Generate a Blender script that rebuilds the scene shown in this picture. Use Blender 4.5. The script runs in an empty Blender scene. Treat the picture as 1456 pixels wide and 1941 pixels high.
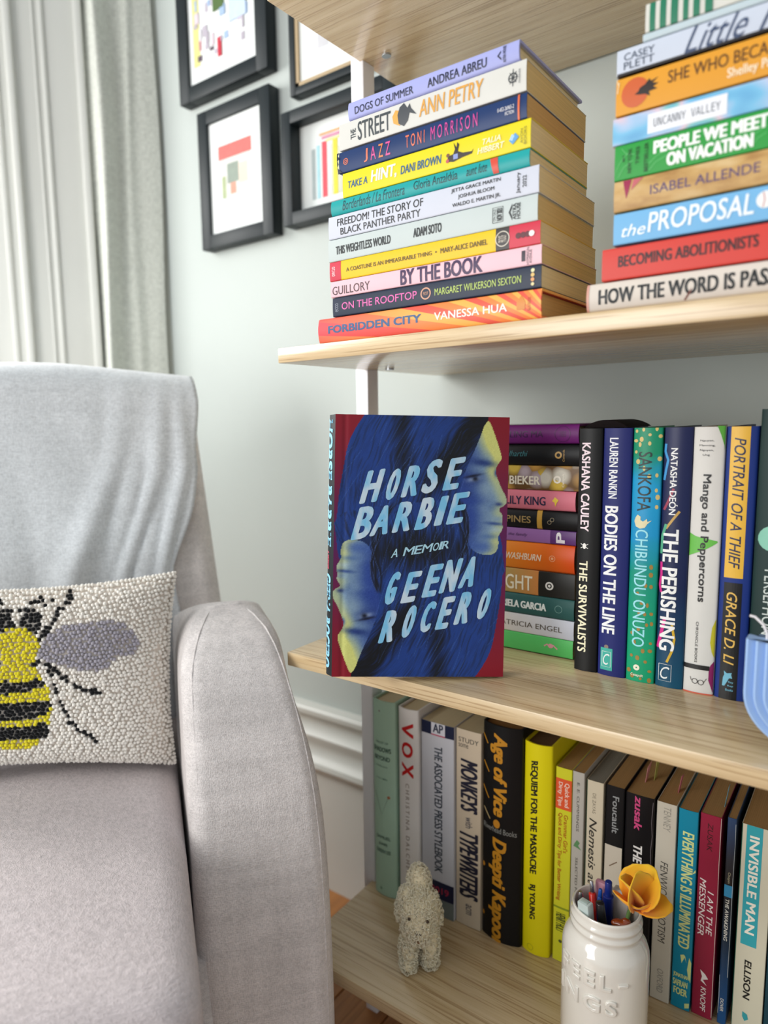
import bpy, bmesh, math, random
import numpy as np
from mathutils import Vector, Matrix

SC = bpy.context.scene
COL = SC.collection
PI = math.pi
random.seed(7)

# ------------------------------------------------------------------ camera
CAM = {'pos': [0.53221, -0.58753, 0.00046], 'R': [[0.779829, 0.625559, -0.023323], [-0.063336, 0.115912, 0.991238], [-0.622781, 0.771518, -0.130012]], 'f': 1329.544, 'cx': 611.451, 'cy': 978.256}
cd = bpy.data.cameras.new('camera')
cam = bpy.data.objects.new('camera', cd)
COL.objects.link(cam)
r_, u_, f_ = [Vector(v) for v in CAM['R']]
m = Matrix.Identity(4)
for i in range(3):
    m[i][0] = r_[i]; m[i][1] = u_[i]; m[i][2] = -f_[i]; m[i][3] = CAM['pos'][i]
cam.matrix_world = m
cd.sensor_fit = 'VERTICAL'
cd.sensor_height = 36.0
cd.sensor_width = 27.0
cd.lens = CAM['f'] / 1941 * 36.0
cd.shift_x = (728 - CAM['cx']) / 1941
cd.shift_y = (CAM['cy'] - 970.5) / 1941
cd.clip_start = .02
cd.dof.use_dof = True
cd.dof.focus_distance = .71
cd.dof.aperture_fstop = 3.2
SC.camera = cam

# ------------------------------------------------------------------ world, light, exposure
SC.view_settings.view_transform = 'Standard'
SC.view_settings.look = 'None'
SC.view_settings.gamma = 1
SC.view_settings.use_curve_mapping = False
SC.view_settings.exposure = 0.34
w = bpy.data.worlds.new('sky'); SC.world = w
w.use_nodes = True
bg = w.node_tree.nodes['Background']
bg.inputs[0].default_value = (.90, .96, 1.0, 1)
bg.inputs[1].default_value = .52

def area(name, loc, target, sx, sy, power, col):
    l = bpy.data.lights.new(name, 'AREA'); l.shape = 'RECTANGLE'; l.size = sx; l.size_y = sy
    l.energy = power; l.color = col
    o = bpy.data.objects.new(name, l); COL.objects.link(o)
    o.location = loc
    o.rotation_euler = (Vector(target) - Vector(loc)).to_track_quat('-Z', 'Z').to_euler()
    return o
# daylight through the bay window beside the armchair, and an added lamp behind the camera as general room fill
area('window_daylight', (-1.20, -.06, .50), (.2, -.1, -.35), .62, 1.5, 34, (1.0, .985, .96))
area('room_fill', (-.75, -2.4, .25), (.2, .2, -.45), 1.2, 1.5, 34, (1.0, .985, .96))

# ------------------------------------------------------------------ helpers
def lin(h):
    c = [int(h[i:i + 2], 16) / 255 for i in (0, 2, 4)]
    return tuple(x / 12.92 if x <= .04045 else ((x + .055) / 1.055) ** 2.4 for x in c) + (1,)

MC = {}
def new_mat(name):
    mt = bpy.data.materials.new(name); mt.use_nodes = True
    nt = mt.node_tree; bs = nt.nodes['Principled BSDF']
    return mt, nt, bs

def mat(h, rough=.5, spec=.5, metal=0, noise=.06, scale=60, bump=0, sheen=0, sss=0, coat=0, stretch=None):
    key = (h, rough, spec, metal, noise, scale, bump, sheen, sss, coat, stretch)
    if key in MC: return MC[key]
    mt, nt, bs = new_mat('m_' + h)
    bs.inputs['Roughness'].default_value = rough
    bs.inputs['Specular IOR Level'].default_value = spec
    bs.inputs['Metallic'].default_value = metal
    if sheen: bs.inputs['Sheen Weight'].default_value = sheen
    if coat: bs.inputs['Coat Weight'].default_value = coat
    if sss:
        bs.inputs['Subsurface Weight'].default_value = sss
        bs.inputs['Subsurface Radius'].default_value = (.01, .008, .006)
        bs.inputs['Subsurface Scale'].default_value = .5
    c = lin(h)
    if noise or bump:
        tc = nt.nodes.new('ShaderNodeTexCoord'); nz = nt.nodes.new('ShaderNodeTexNoise')
        nz.inputs['Scale'].default_value = scale; nz.inputs['Detail'].default_value = 4
        src = tc.outputs['Object']
        if stretch:
            mp = nt.nodes.new('ShaderNodeMapping'); mp.inputs['Scale'].default_value = stretch
            nt.links.new(src, mp.inputs[0]); src = mp.outputs[0]
        nt.links.new(src, nz.inputs['Vector'])
        mx = nt.nodes.new('ShaderNodeMix'); mx.data_type = 'RGBA'
        mx.inputs[6].default_value = tuple(x * (1 - noise) for x in c[:3]) + (1,)
        mx.inputs[7].default_value = tuple(min(1, x * (1 + noise)) for x in c[:3]) + (1,)
        nt.links.new(nz.outputs['Fac'], mx.inputs[0]); nt.links.new(mx.outputs[2], bs.inputs['Base Color'])
        if bump:
            bp_ = nt.nodes.new('ShaderNodeBump'); bp_.inputs['Strength'].default_value = bump; bp_.inputs['Distance'].default_value = .001
            nt.links.new(nz.outputs['Fac'], bp_.inputs['Height']); nt.links.new(bp_.outputs[0], bs.inputs['Normal'])
    else:
        bs.inputs['Base Color'].default_value = c
    MC[key] = mt
    return mt

def obj_from(name, verts, faces, mt, parent=None, smooth=False, mats=None):
    me = bpy.data.meshes.new(name)
    me.from_pydata([tuple(v) for v in verts], [], faces)
    me.update()
    return link_mesh(name, me, mt, parent, smooth)

def link_mesh(name, me, mt, parent=None, smooth=False):
    if mt is not None and not me.materials: me.materials.append(mt)
    if smooth is True: me.shade_smooth()
    elif smooth:
        me.shade_smooth(); me.set_sharp_from_angle(angle=smooth)
    o = bpy.data.objects.new(name, me); COL.objects.link(o)
    if parent: o.parent = parent
    return o

def empty(name, label, cat, loc=(0, 0, 0), group=None, mw=None):
    o = bpy.data.objects.new(name, None); o.empty_display_size = .02; COL.objects.link(o)
    if mw is not None: o.matrix_world = mw
    else: o.location = loc
    o['label'] = label; o['category'] = cat
    if group: o['group'] = group
    return o

def tag(o, label, cat, group=None):
    o['label'] = label; o['category'] = cat
    if group: o['group'] = group
    return o

def box_bm(bm, x0, x1, y0, y1, z0, z1, bev=0, seg=2):
    g = bmesh.ops.create_cube(bm, size=1)
    vs = g['verts']
    for v in vs:
        v.co = Vector((x0 + (v.co.x + .5) * (x1 - x0), y0 + (v.co.y + .5) * (y1 - y0), z0 + (v.co.z + .5) * (z1 - z0)))
    if bev:
        es = list({e for v in vs for e in v.link_edges})
        bmesh.ops.bevel(bm, geom=es, offset=bev, segments=seg, affect='EDGES', profile=.5)

def box(name, x0, x1, y0, y1, z0, z1, mt, parent=None, bev=0, seg=2):
    bm = bmesh.new(); box_bm(bm, x0, x1, y0, y1, z0, z1, bev, seg)
    me = bpy.data.meshes.new(name); bm.to_mesh(me); bm.free()
    return link_mesh(name, me, mt, parent, math.radians(40) if bev else False)

def lathe(name, prof, n, mt, parent=None, center=(0, 0, 0), closed=False):
    vs = []; fs = []
    for r, z in prof:
        for k in range(n):
            a = 2 * PI * k / n
            vs.append((center[0] + r * math.cos(a), center[1] + r * math.sin(a), center[2] + z))
    for i in range(len(prof) - 1):
        for k in range(n):
            a = i * n + k; b = i * n + (k + 1) % n
            fs.append((a, b, b + n, a + n))
    fs.append(tuple(range(n))[::-1]); fs.append(tuple(range((len(prof) - 1) * n, len(prof) * n)))
    return obj_from(name, vs, fs, mt, parent, math.radians(50))

def tube(name, pts, rad, mt, parent=None, n=8):
    pts = [Vector(p) for p in pts]
    vs = []; fs = []
    if not isinstance(rad, (list, tuple)): rad = [rad] * len(pts)
    prev = None
    for i, p in enumerate(pts):
        t = (pts[min(i + 1, len(pts) - 1)] - pts[max(i - 1, 0)]).normalized()
        if prev is None: a = t.orthogonal().normalized()
        else: a = (prev - t * prev.dot(t)).normalized()
        prev = a; b = t.cross(a)
        for k in range(n):
            q = 2 * PI * k / n
            vs.append(p + (a * math.cos(q) + b * math.sin(q)) * rad[i])
    for i in range(len(pts) - 1):
        for k in range(n):
            a = i * n + k; b = i * n + (k + 1) % n
            fs.append((a, b, b + n, a + n))
    fs.append(tuple(range(n))[::-1]); fs.append(tuple(range((len(pts) - 1) * n, len(pts) * n)))
    return obj_from(name, vs, fs, mt, parent, math.radians(50))

# ------------------------------------------------------------------ wood, wall, fabric materials
def wood(name, ca, cb, rough=.32, scale=1.0, axis='x', coat=0, lines=1.0):
    mt, nt, bs = new_mat(name)
    tc = nt.nodes.new('ShaderNodeTexCoord'); mp = nt.nodes.new('ShaderNodeMapping')
    s = {'x': (1.3, 30, 30), 'y': (30, 1.3, 30)}[axis]
    mp.inputs['Scale'].default_value = tuple(k * scale for k in s)
    nz = nt.nodes.new('ShaderNodeTexNoise'); nz.inputs['Scale'].default_value = 2.2; nz.inputs['Detail'].default_value = 8; nz.inputs['Roughness'].default_value = .6
    nt.links.new(tc.outputs['Object'], mp.inputs[0]); nt.links.new(mp.outputs[0], nz.inputs['Vector'])
    rp = nt.nodes.new('ShaderNodeValToRGB')
    rp.color_ramp.elements[0].position = .32; rp.color_ramp.elements[0].color = lin(cb)
    rp.color_ramp.elements[1].position = .66; rp.color_ramp.elements[1].color = lin(ca)
    nt.links.new(nz.outputs['Fac'], rp.inputs[0])
    # fine dark pore lines
    mp2 = nt.nodes.new('ShaderNodeMapping'); mp2.inputs['Scale'].default_value = tuple(k * scale * q for k, q in zip(s, (1.5, 3.0, 3.0) if axis == 'x' else (3.0, 1.5, 3.0)))
    nz2 = nt.nodes.new('ShaderNodeTexNoise'); nz2.inputs['Scale'].default_value = 3; nz2.inputs['Detail'].default_value = 2
    nt.links.new(tc.outputs['Object'], mp2.inputs[0]); nt.links.new(mp2.outputs[0], nz2.inputs['Vector'])
    r2 = nt.nodes.new('ShaderNodeValToRGB'); r2.color_ramp.elements[0].position = .36; r2.color_ramp.elements[0].color = (1 - .22 * lines, 1 - .27 * lines, 1 - .33 * lines, 1)
    r2.color_ramp.elements[1].position = .46; r2.color_ramp.elements[1].color = (1, 1, 1, 1)
    nt.links.new(nz2.outputs['Fac'], r2.inputs[0])
    mx = nt.nodes.new('ShaderNodeMix'); mx.data_type = 'RGBA'; mx.blend_type = 'MULTIPLY'; mx.inputs[0].default_value = 1
    nt.links.new(rp.outputs[0], mx.inputs[6]); nt.links.new(r2.outputs[0], mx.inputs[7])
    nt.links.new(mx.outputs[2], bs.inputs['Base Color'])
    bs.inputs['Roughness'].default_value = rough
    if coat: bs.inputs['Coat Weight'].default_value = coat; bs.inputs['Coat Roughness'].default_value = .15
    bp_ = nt.nodes.new('ShaderNodeBump'); bp_.inputs['Strength'].default_value = .25; bp_.inputs['Distance'].default_value = .0006
    nt.links.new(nz2.outputs['Fac'], bp_.inputs['Height']); nt.links.new(bp_.outputs[0], bs.inputs['Normal'])
    return mt

def weave(name, h, scale=900, h2=None, bump=.5, slub=.12, coarse=3.0):
    mt, nt, bs = new_mat(name)
    tc = nt.nodes.new('ShaderNodeTexCoord')
    def nzn(sc, det, v):
        mp = nt.nodes.new('ShaderNodeMapping'); mp.inputs['Scale'].default_value = v
        n = nt.nodes.new('ShaderNodeTexNoise'); n.inputs['Scale'].default_value = sc; n.inputs['Detail'].default_value = det
        nt.links.new(tc.outputs['Object'], mp.inputs[0]); nt.links.new(mp.outputs[0], n.inputs['Vector']); return n
    a = nzn(scale, 2, (1, 1, .25)); b = nzn(scale, 2, (.2, .2, 1))
    c = nzn(26 * coarse, 3, (1, 1, .06)); d = nzn(26 * coarse, 3, (.08, .08, 1))
    ad = nt.nodes.new('ShaderNodeMath'); ad.operation = 'ADD'; nt.links.new(a.outputs['Fac'], ad.inputs[0]); nt.links.new(b.outputs['Fac'], ad.inputs[1])
    ae = nt.nodes.new('ShaderNodeMath'); ae.operation = 'ADD'; nt.links.new(c.outputs['Fac'], ae.inputs[0]); nt.links.new(d.outputs['Fac'], ae.inputs[1])
    mr = nt.nodes.new('ShaderNodeMapRange'); mr.inputs[1].default_value = .7; mr.inputs[2].default_value = 1.3
    nt.links.new(ae.outputs[0], mr.inputs[0])
    base = lin(h)
    mx = nt.nodes.new('ShaderNodeMix'); mx.data_type = 'RGBA'
    mx.inputs[6].default_value = tuple(x * (1 - slub) for x in base[:3]) + (1,); mx.inputs[7].default_value = tuple(min(1, x * (1 + slub)) for x in base[:3]) + (1,)
    nt.links.new(mr.outputs[0], mx.inputs[0])
    m3 = nt.nodes.new('ShaderNodeMapRange'); m3.inputs[1].default_value = .75; m3.inputs[2].default_value = 1.2; m3.inputs[3].default_value = .80; m3.inputs[4].default_value = 1.06
    nt.links.new(ad.outputs[0], m3.inputs[0])
    mul = nt.nodes.new('ShaderNodeMix'); mul.data_type = 'RGBA'; mul.blend_type = 'MULTIPLY'; mul.inputs[0].default_value = 1
    nt.links.new(mx.outputs[2], mul.inputs[6]); nt.links.new(m3.outputs[0], mul.inputs[7])
    nt.links.new(mul.outputs[2], bs.inputs['Base Color'])
    bs.inputs['Roughness'].default_value = .9; bs.inputs['Sheen Weight'].default_value = .25; bs.inputs['Specular IOR Level'].default_value = .2
    bp_ = nt.nodes.new('ShaderNodeBump'); bp_.inputs['Strength'].default_value = bump; bp_.inputs['Distance'].default_value = .0012
    nt.links.new(ad.outputs[0], bp_.inputs['Height']); nt.links.new(bp_.outputs[0], bs.inputs['Normal'])
    return mt

OAK = wood('pale_oak_laminate', 'd8c19a', 'c2a67c', rough=.26, coat=.35, scale=1.6, lines=1.35)
FLOORM = wood('orange_floorboard', 'b4793f', '95602f', rough=.35, axis='y')
WALLM = mat('c1c8c4', .85, .2, noise=.02, scale=9, bump=.15)
BAYM = mat('b9bcb2', .85, .2, noise=.02, scale=9)
TRIM = mat('cfd0ca', .42, .5, noise=.02, scale=12)
WHITE = mat('eeeef2', .35, .5, noise=.01, scale=12)

# ------------------------------------------------------------------ the room
YW = .357; ZF = -.8505
CX, CY = -.61, YW                         # corner of the back wall and the bay wall
BD = Vector((-.7071, -.7071, 0)); BN = Vector((.7071, -.7071, 0))

def structure(o, **k):
    o['kind'] = 'structure'; return o

structure(box('wall_back', -.80, 1.9, YW, YW + .1, ZF, 1.6, WALLM))
# floor: a bare sub floor with boards laid on it
fl = structure(box('floor', -2.2, 2.4, -2.6, YW + .1, ZF - .05, ZF - .012, mat('6a4424', .6)))
plank_me = None
k = 0
x = -.86
while x < .70:
    for (ya, yb) in ((-1.1, -.22), (-.217, YW - .001)):
        off = (k * .37) % .3
        if plank_me is None:
            pk = box('plank', 0, .0785, 0, 1, ZF - .012, ZF, FLOORM, fl, bev=.0012, seg=1); plank_me = pk.data
        else:
            pk = bpy.data.objects.new('plank', plank_me); COL.objects.link(pk); pk.parent = fl
        yc = ya if ya < -.5 else -.217 - off + .0
        yb2 = (-.220 - off) if ya < -.5 else yb
        yc = ya if ya < -.5 else -.217 - off
        pk.location = (x, yc, 0); pk.scale = (1, yb2 - yc, 1)
    k += 1
    x += .0800

def along_bay(s, n, z):       # a point on the bay wall: s along it from the corner, n off it into the room
    p = Vector((CX, CY, 0)) + BD * s + BN * n
    return (p.x, p.y, z)

def bay_box(name, s0, s1, n0, n1, z0, z1, mt, parent=None, bev=0):
    bm = bmesh.new(); box_bm(bm, s0, s1, n0, n1, z0, z1, bev, 2)
    for v in bm.verts: v.co = Vector(along_bay(v.co.x, v.co.y, v.co.z))
    bmesh.ops.reverse_faces(bm, faces=bm.faces[:])
    bmesh.ops.recalc_face_normals(bm, faces=bm.faces[:])
    me = bpy.data.meshes.new(name); bm.to_mesh(me); bm.free()
    return link_mesh(name, me, mt, parent, math.radians(40) if bev else False)

def bay_wall():
    bm = bmesh.new()
    box_bm(bm, -.05, .37, -.1, 0, ZF, 1.6)
    box_bm(bm, .37, 1.05, -.1, 0, ZF, -.35)
    box_bm(bm, 1.05, 1.6, -.1, 0, ZF, 1.6)
    for v in bm.verts: v.co = Vector(along_bay(v.co.x, v.co.y, v.co.z))
    bmesh.ops.recalc_face_normals(bm, faces=bm.faces[:])
    me = bpy.data.meshes.new('wall_bay'); bm.to_mesh(me); bm.free()
    return structure(link_mesh('wall_left', me, BAYM))
bay_wall()
win = structure(bay_box('window_1', .135, .385, 0, .016, -.45, 1.5, TRIM, bev=.002))
for (a, b, n1) in ((.135, .150, .026), (.205, .214, .022), (.222, .228, .020), (.262, .276, .030), (.292, .303, .022), (.345, .385, .030)):
    bay_box('casing_bead', a, b, .014, n1, -.45, 1.5, TRIM, win, bev=.0028)
bay_box('window_stool', .12, 1.1, 0, .05, -.47, -.45, TRIM, win, bev=.004)
# baseboard with moulded cap along the back wall, profile in (offset from wall, z)
bprof = [(0, -.505), (.014, -.509), (.018, -.514), (.018, -.522), (.010, -.530), (.008, -.540), (.0125, -.552), (.020, -.560), (.020, -.566), (.014, -.575),
         (.014, -.590), (.020, -.600), (.028, -.606), (.030, -.614), (.026, -.622), (.018, -.626), (.018, ZF)]
def extrude_prof(name, prof, x0, x1, mt):
    vs = []; fs = []; n = len(prof)
    for X in (x0, x1):
        for (o_, z) in prof + [(0, ZF)]: vs.append((X, YW - o_, z))
    n += 1
    for i in range(n):
        j = (i + 1) % n
        fs.append((i, j, j + n, i + n))
    fs.append(tuple(range(n))); fs.append(tuple(range(n, 2 * n))[::-1])
    me = bpy.data.meshes.new(name); me.from_pydata(vs, [], fs)
    bm = bmesh.new(); bm.from_mesh(me); bmesh.ops.recalc_face_normals(bm, faces=bm.faces[:]); bm.to_mesh(me); bm.free()
    return structure(link_mesh(name, me, mt, None, math.radians(35)))
extrude_prof('baseboard_back', bprof, CX, 1.9, TRIM)

# curtain hanging in the corner, soft vertical folds
def curtain():
    vs = []; fs = []; nu, nv = 90, 40
    for j in range(nv + 1):
        z = 1.5 + (-.45 - 1.5) * j / nv
        for i in range(nu + 1):
            s = .006 + .128 * i / nu
            q = i / nu
            n = .010 + .003 * math.sin(2 * PI * q * 1.4 + .5 * math.sin(z * 5)) + .030 * math.exp(-((q - .80 - .03 * math.sin(z * 7)) / .12) ** 2) + .010 * math.exp(-((q - .42 - .03 * math.sin(z * 4 + 1)) / .09) ** 2)
            vs.append(along_bay(s + .003 * math.sin(z * 9 + i * .1), n, z))
    W = nu + 1
    for j in range(nv):
        for i in range(nu):
            a = j * W + i; fs.append((a, a + 1, a + W + 1, a + W))
    o = obj_from('curtain', vs, fs, weave('sage_linen', 'cdd0c7', 500, bump=.08, slub=.03), None, True)
    mo = o.modifiers.new('thick', 'SOLIDIFY'); mo.thickness = .0015
    return tag(o, 'sage grey curtain hanging in soft folds in the corner beside the window casing', 'curtain')
curtain()

# ------------------------------------------------------------------ shelving unit
Z = [.437, .0844, -.2622, -.6426]; TH = .0162
unit = empty('shelving_unit', 'pale oak shelving unit with white metal posts holding the stacked and upright books', 'shelf', (0, .18, ZF))
def shelf_board(ztop):
    bm = bmesh.new(); box_bm(bm, 0, 1.25, 0, .350, ztop - TH, ztop, .0010, 2)
    me = bpy.data.meshes.new('shelf_board'); bm.to_mesh(me); bm.free()
    o = link_mesh('shelf_board', me, OAK, None, math.radians(30))
    o.parent = unit; o.matrix_parent_inverse = Matrix.Translation((0, -.18, -ZF))
    return o
def child_world(o, par):
    o.parent = par; o.matrix_parent_inverse = Matrix.Translation(-Vector(par.location)); return o
for zt in (Z[0] + TH, Z[1], Z[2], Z[3]): shelf_board(zt)
for X in (-.0135, 1.10):
    child_world(box('post', X, X + .019, .164, .188, ZF, .75, WHITE, bev=.0012), unit)
bm = bmesh.new(); bmesh.ops.create_cone(bm, cap_ends=True, segments=20, radius1=.0055, radius2=.0055, depth=.002)
me = bpy.data.meshes.new('screw'); bm.to_mesh(me); bm.free()
sx = None
for (X, Y_, z) in ((.034, .172, Z[0] - .001), (.034, .172, Z[1] - TH - .001)):
    s_ = link_mesh('screw', me, mat('b8bcc0', .35, metal=.9)); s_.location = (X, Y_, z); child_world(s_, unit); s_.location = (X, Y_, z)

# ------------------------------------------------------------------ books
FONT = {}
def font(k):
    if k not in FONT:
        FONT[k] = None
        fn = {'mono': 'DejaVuSansMono.woff2', 'sans': 'Inter.woff2'}.get(k)
        if fn:
            try:
                import os
                FONT[k] = bpy.data.fonts.load(os.path.join(bpy.utils.resource_path('LOCAL'), 'datafiles', 'fonts', fn))
            except Exception: pass
    return FONT[k]

TXC = {}
def text_bm(s, bold=0, shear=0, fnt=None, extrude=0, bevel=0, space=1.0, align_box=True):
    cu = bpy.data.curves.new('lettering', 'FONT'); cu.body = s; cu.size = 1
    cu.shear = shear; cu.space_character = space
    cu.resolution_u = 3; cu.extrude = extrude; cu.bevel_depth = bevel; cu.bevel_resolution = 2
    f = font(fnt) if fnt else None
    if f: cu.font = f
    o = bpy.data.objects.new('lettering_tmp', cu); COL.objects.link(o)
    me = o.to_mesh()
    bm = bmesh.new(); bm.from_mesh(me)
    o.to_mesh_clear()
    bpy.data.objects.remove(o); bpy.data.curves.remove(cu)
    if not bm.verts: return bm, 1, 1
    xs = [v.co.x for v in bm.verts]; ys = [v.co.y for v in bm.verts]
    x0, x1, y0, y1 = min(xs), max(xs), min(ys), max(ys)
    if s and not any(c in 'gjpqyQ,;' for c in s): pass
    for v in bm.verts: v.co.x = (v.co.x - x0) / max(x1 - x0, 1e-6); v.co.y = (v.co.y - y0) / max(y1 - y0, 1e-6)
    return bm, x1 - x0, y1 - y0

def cover_mat(kind, h, L, T):
    """printed cover designs made from gradients and noise in the book's own coordinates (x along the spine)"""
    mt, nt, bs = new_mat('cover_' + kind)
    tc = nt.nodes.new('ShaderNodeTexCoord'); sp = nt.nodes.new('ShaderNodeSeparateXYZ'); nt.links.new(tc.outputs['Object'], sp.inputs[0])
    bs.inputs['Roughness'].default_value = .38; bs.inputs['Specular IOR Level'].default_value = .3
    def ramp(fac, stops, interp='LINEAR'):
        r = nt.nodes.new('ShaderNodeValToRGB'); cr = r.color_ramp; cr.interpolation = interp
        while len(cr.elements) < len(stops): cr.elements.new(.5)
        for e, (p_, c_) in zip(cr.elements, stops): e.position = p_; e.color = lin(c_)
        nt.links.new(fac, r.inputs[0]); nt.links.new(r.outputs[0], bs.inputs['Base Color']); return r
    def math_(op, a, b):
        n = nt.nodes.new('ShaderNodeMath'); n.operation = op
        for i, q in enumerate((a, b)):
            if isinstance(q, (int, float)): n.inputs[i].default_value = q
            else: nt.links.new(q, n.inputs[i])
        return n.outputs[0]
    def noise(sc, stretch=(1, 1, 1), det=2):
        mp = nt.nodes.new('ShaderNodeMapping'); mp.inputs['Scale'].default_value = stretch
        n = nt.nodes.new('ShaderNodeTexNoise'); n.inputs['Scale'].default_value = sc; n.inputs['Detail'].default_value = det
        nt.links.new(tc.outputs['Object'], mp.inputs[0]); nt.links.new(mp.outputs[0], n.inputs['Vector']); return n.outputs['Fac']
    un = math_('DIVIDE', sp.outputs[0], L)
    if kind == 'rays':
        dx = math_('SUBTRACT', L * 1.12, sp.outputs[0]); dy = math_('ADD', sp.outputs[1], .020)
        at = math_('ARCTAN2', dy, dx)
        fr = math_('FRACT', math_('MULTIPLY', at, 6.5), 0)
        r = ramp(fr, [(0, 'f58a4a'), (.34, 'f9b457'), (.67, 'e9604c')], 'CONSTANT')
        # towards the left end the print turns to coral red, towards the top pink
        mx = nt.nodes.new('ShaderNodeMix'); mx.data_type = 'RGBA'; mx.inputs[7].default_value = lin('e8485a')
        fac = math_('MULTIPLY', math_('SUBTRACT', 1.0, math_('MULTIPLY', un, 1.9)), .75)
        cl = nt.nodes.new('ShaderNodeClamp'); nt.links.new(fac, cl.inputs[0]); nt.links.new(cl.outputs[0], mx.inputs[0])
        nt.links.new(r.outputs[0], mx.inputs[6]); nt.links.new(mx.outputs[2], bs.inputs['Base Color'])
    elif kind == 'iris':
        ramp(noise(26, (1, 1.6, 1), 1), [(.30, '5a9ed0'), (.42, '7cc0e4'), (.50, 'b4cbe8'), (.56, 'e0c8d4'), (.62, '86c8c8'), (.72, '4aa0d8')])
    elif kind == 'tan':
        ramp(noise(30, (1, 2.5, 1), 4), [(.3, 'a87c48'), (.5, 'cba468'), (.68, 'd9bb88')])
    elif kind == 'balloon':
        v = nt.nodes.new('ShaderNodeTexVoronoi'); v.inputs['Scale'].default_value = 62
        nt.links.new(tc.outputs['Object'], v.inputs['Vector'])
        sc = nt.nodes.new('ShaderNodeSeparateColor'); nt.links.new(v.outputs['Color'], sc.inputs[0])
        r = ramp(sc.outputs[0], [(0, 'd8b84a'), (.3, 'd4cfc0'), (.5, 'c89848'), (.75, 'b8a8b0')], 'CONSTANT')
        mx = nt.nodes.new('ShaderNodeMix'); mx.data_type = 'RGBA'; mx.inputs[6].default_value = lin('6a4c28')
        fac = nt.nodes.new('ShaderNodeMapRange'); fac.inputs[1].default_value = .75; fac.inputs[2].default_value = .35
        nt.links.new(v.outputs['Distance'], fac.inputs[0]); nt.links.new(fac.outputs[0], mx.inputs[0])
        nt.links.new(r.outputs[0], mx.inputs[7]); nt.links.new(mx.outputs[2], bs.inputs['Base Color'])
    elif kind == 'orange': ramp(un, [(.4, 'f0a030'), (.75, 'e8781c'), (1, 'd84c14')])
    elif kind == 'light': ramp(un, [(.3, '8f8a52'), (.6, 'b09858'), (.8, 'd08848')])
    elif kind == 'engel': ramp(un, [(.3, 'd8a860'), (.45, 'e2d0a8'), (.65, 'e0dcd8'), (1, 'cfd2de')])
    elif kind == 'sankofa': ramp(math_('ADD', un, math_('MULTIPLY', math_('SUBTRACT', noise(30), .5), .16)), [(.10, '12906a'), (.22, '1c9ed2'), (.42, '1a96cc'), (.56, '15967e'), (.9, '15a070')])
    elif kind == 'perish': ramp(un, [(0, '1c2350'), (.6, '15224c'), (1, '11506c')])
    elif kind == 'awake': ramp(un, [(0, '2c4468'), (.2, '2a2c34'), (.32, '1c1a18'), (.6, '14283c'), (1, '1c4f84')])
    else: ramp(un, [(0, h), (1, h)])
    return mt

PAGEC = {}
def page_mat(h):
    if h in PAGEC: return PAGEC[h]
    mt, nt, bs = new_mat('pages_' + h)
    tc = nt.nodes.new('ShaderNodeTexCoord'); mp = nt.nodes.new('ShaderNodeMapping'); mp.inputs['Scale'].default_value = (2, 900, 2)
    nz = nt.nodes.new('ShaderNodeTexNoise'); nz.inputs['Scale'].default_value = 2; nz.inputs['Detail'].default_value = 3
    nt.links.new(tc.outputs['Object'], mp.inputs[0]); nt.links.new(mp.outputs[0], nz.inputs['Vector'])
    c = lin(h); rp = nt.nodes.new('ShaderNodeValToRGB')
    rp.color_ramp.elements[0].position = .3; rp.color_ramp.elements[0].color = tuple(x * .80 for x in c[:3]) + (1,)
    rp.color_ramp.elements[1].position = .7; rp.color_ramp.elements[1].color = tuple(min(1, x * 1.08) for x in c[:3]) + (1,)
    nt.links.new(nz.outputs['Fac'], rp.inputs[0]); nt.links.new(rp.outputs[0], bs.inputs['Base Color'])
    bs.inputs['Roughness'].default_value = .85; bs.inputs['Specular IOR Level'].default_value = .15
    PAGEC[h] = mt
    return mt

def cuts(bm, vlist):
    ys = [v.co.y for v in bm.verts]; lo, hi = min(ys), max(ys)
    for y in vlist:
        if lo < y < hi:
            bmesh.ops.bisect_plane(bm, geom=bm.verts[:] + bm.edges[:] + bm.faces[:], plane_co=(0, y, 0), plane_no=(0, 1, 0), dist=1e-6)

def embolden(bm, dx, dy, fine=False):
    """heavier print: five overlapping copies shifted by a stroke's half width"""
    if dx <= 0: return
    tmp = bpy.data.meshes.new('t'); bm.to_mesh(tmp)
    bm.clear()
    offs = ((0, 0), (-dx, -dy), (dx, -dy), (-dx, dy), (dx, dy), (-dx, 0), (dx, 0))
    if fine: offs = [(0, 0)] + [(dx * r * math.cos(q * PI / 5), dy * r * math.sin(q * PI / 5)) for r in (.35, .7, 1.0) for q in range(10)]
    for k, (a, b) in enumerate(offs):
        n0 = len(bm.verts); bm.from_mesh(tmp); bm.verts.ensure_lookup_table()
        for v in bm.verts[n0:]: v.co.x += a; v.co.y += b; v.co.z += k * (6e-6 if not fine else 3e-6)
    bpy.data.meshes.remove(tmp)

def circle_pts(cx, cy, rx, ry, n=18): return [(cx + rx * math.cos(2 * PI * i / n), cy + ry * math.sin(2 * PI * i / n)) for i in range(n)]

def make_book(spec):
    ori, label, x0, x1, z0, z1, y, W, kind, col, page, bulge, deco, kw = spec
    if ori == 's':
        L, T = x1 - x0, z1 - z0
        mw = Matrix(((1, 0, 0, x0), (0, 0, -1, y), (0, 1, 0, z0), (0, 0, 0, 1)))
    else:
        L, T = z1 - z0, x1 - x0
        mw = Matrix(((0, 1, 0, x0), (0, 0, -1, y), (-1, 0, 0, z1), (0, 0, 0, 1)))
    grp = kw.get('g')
    root = empty('book', label, 'book', mw=mw, group=grp)
    build_book(root, L, T, W, kind, col, page, bulge, deco, kw)
    return root

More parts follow.
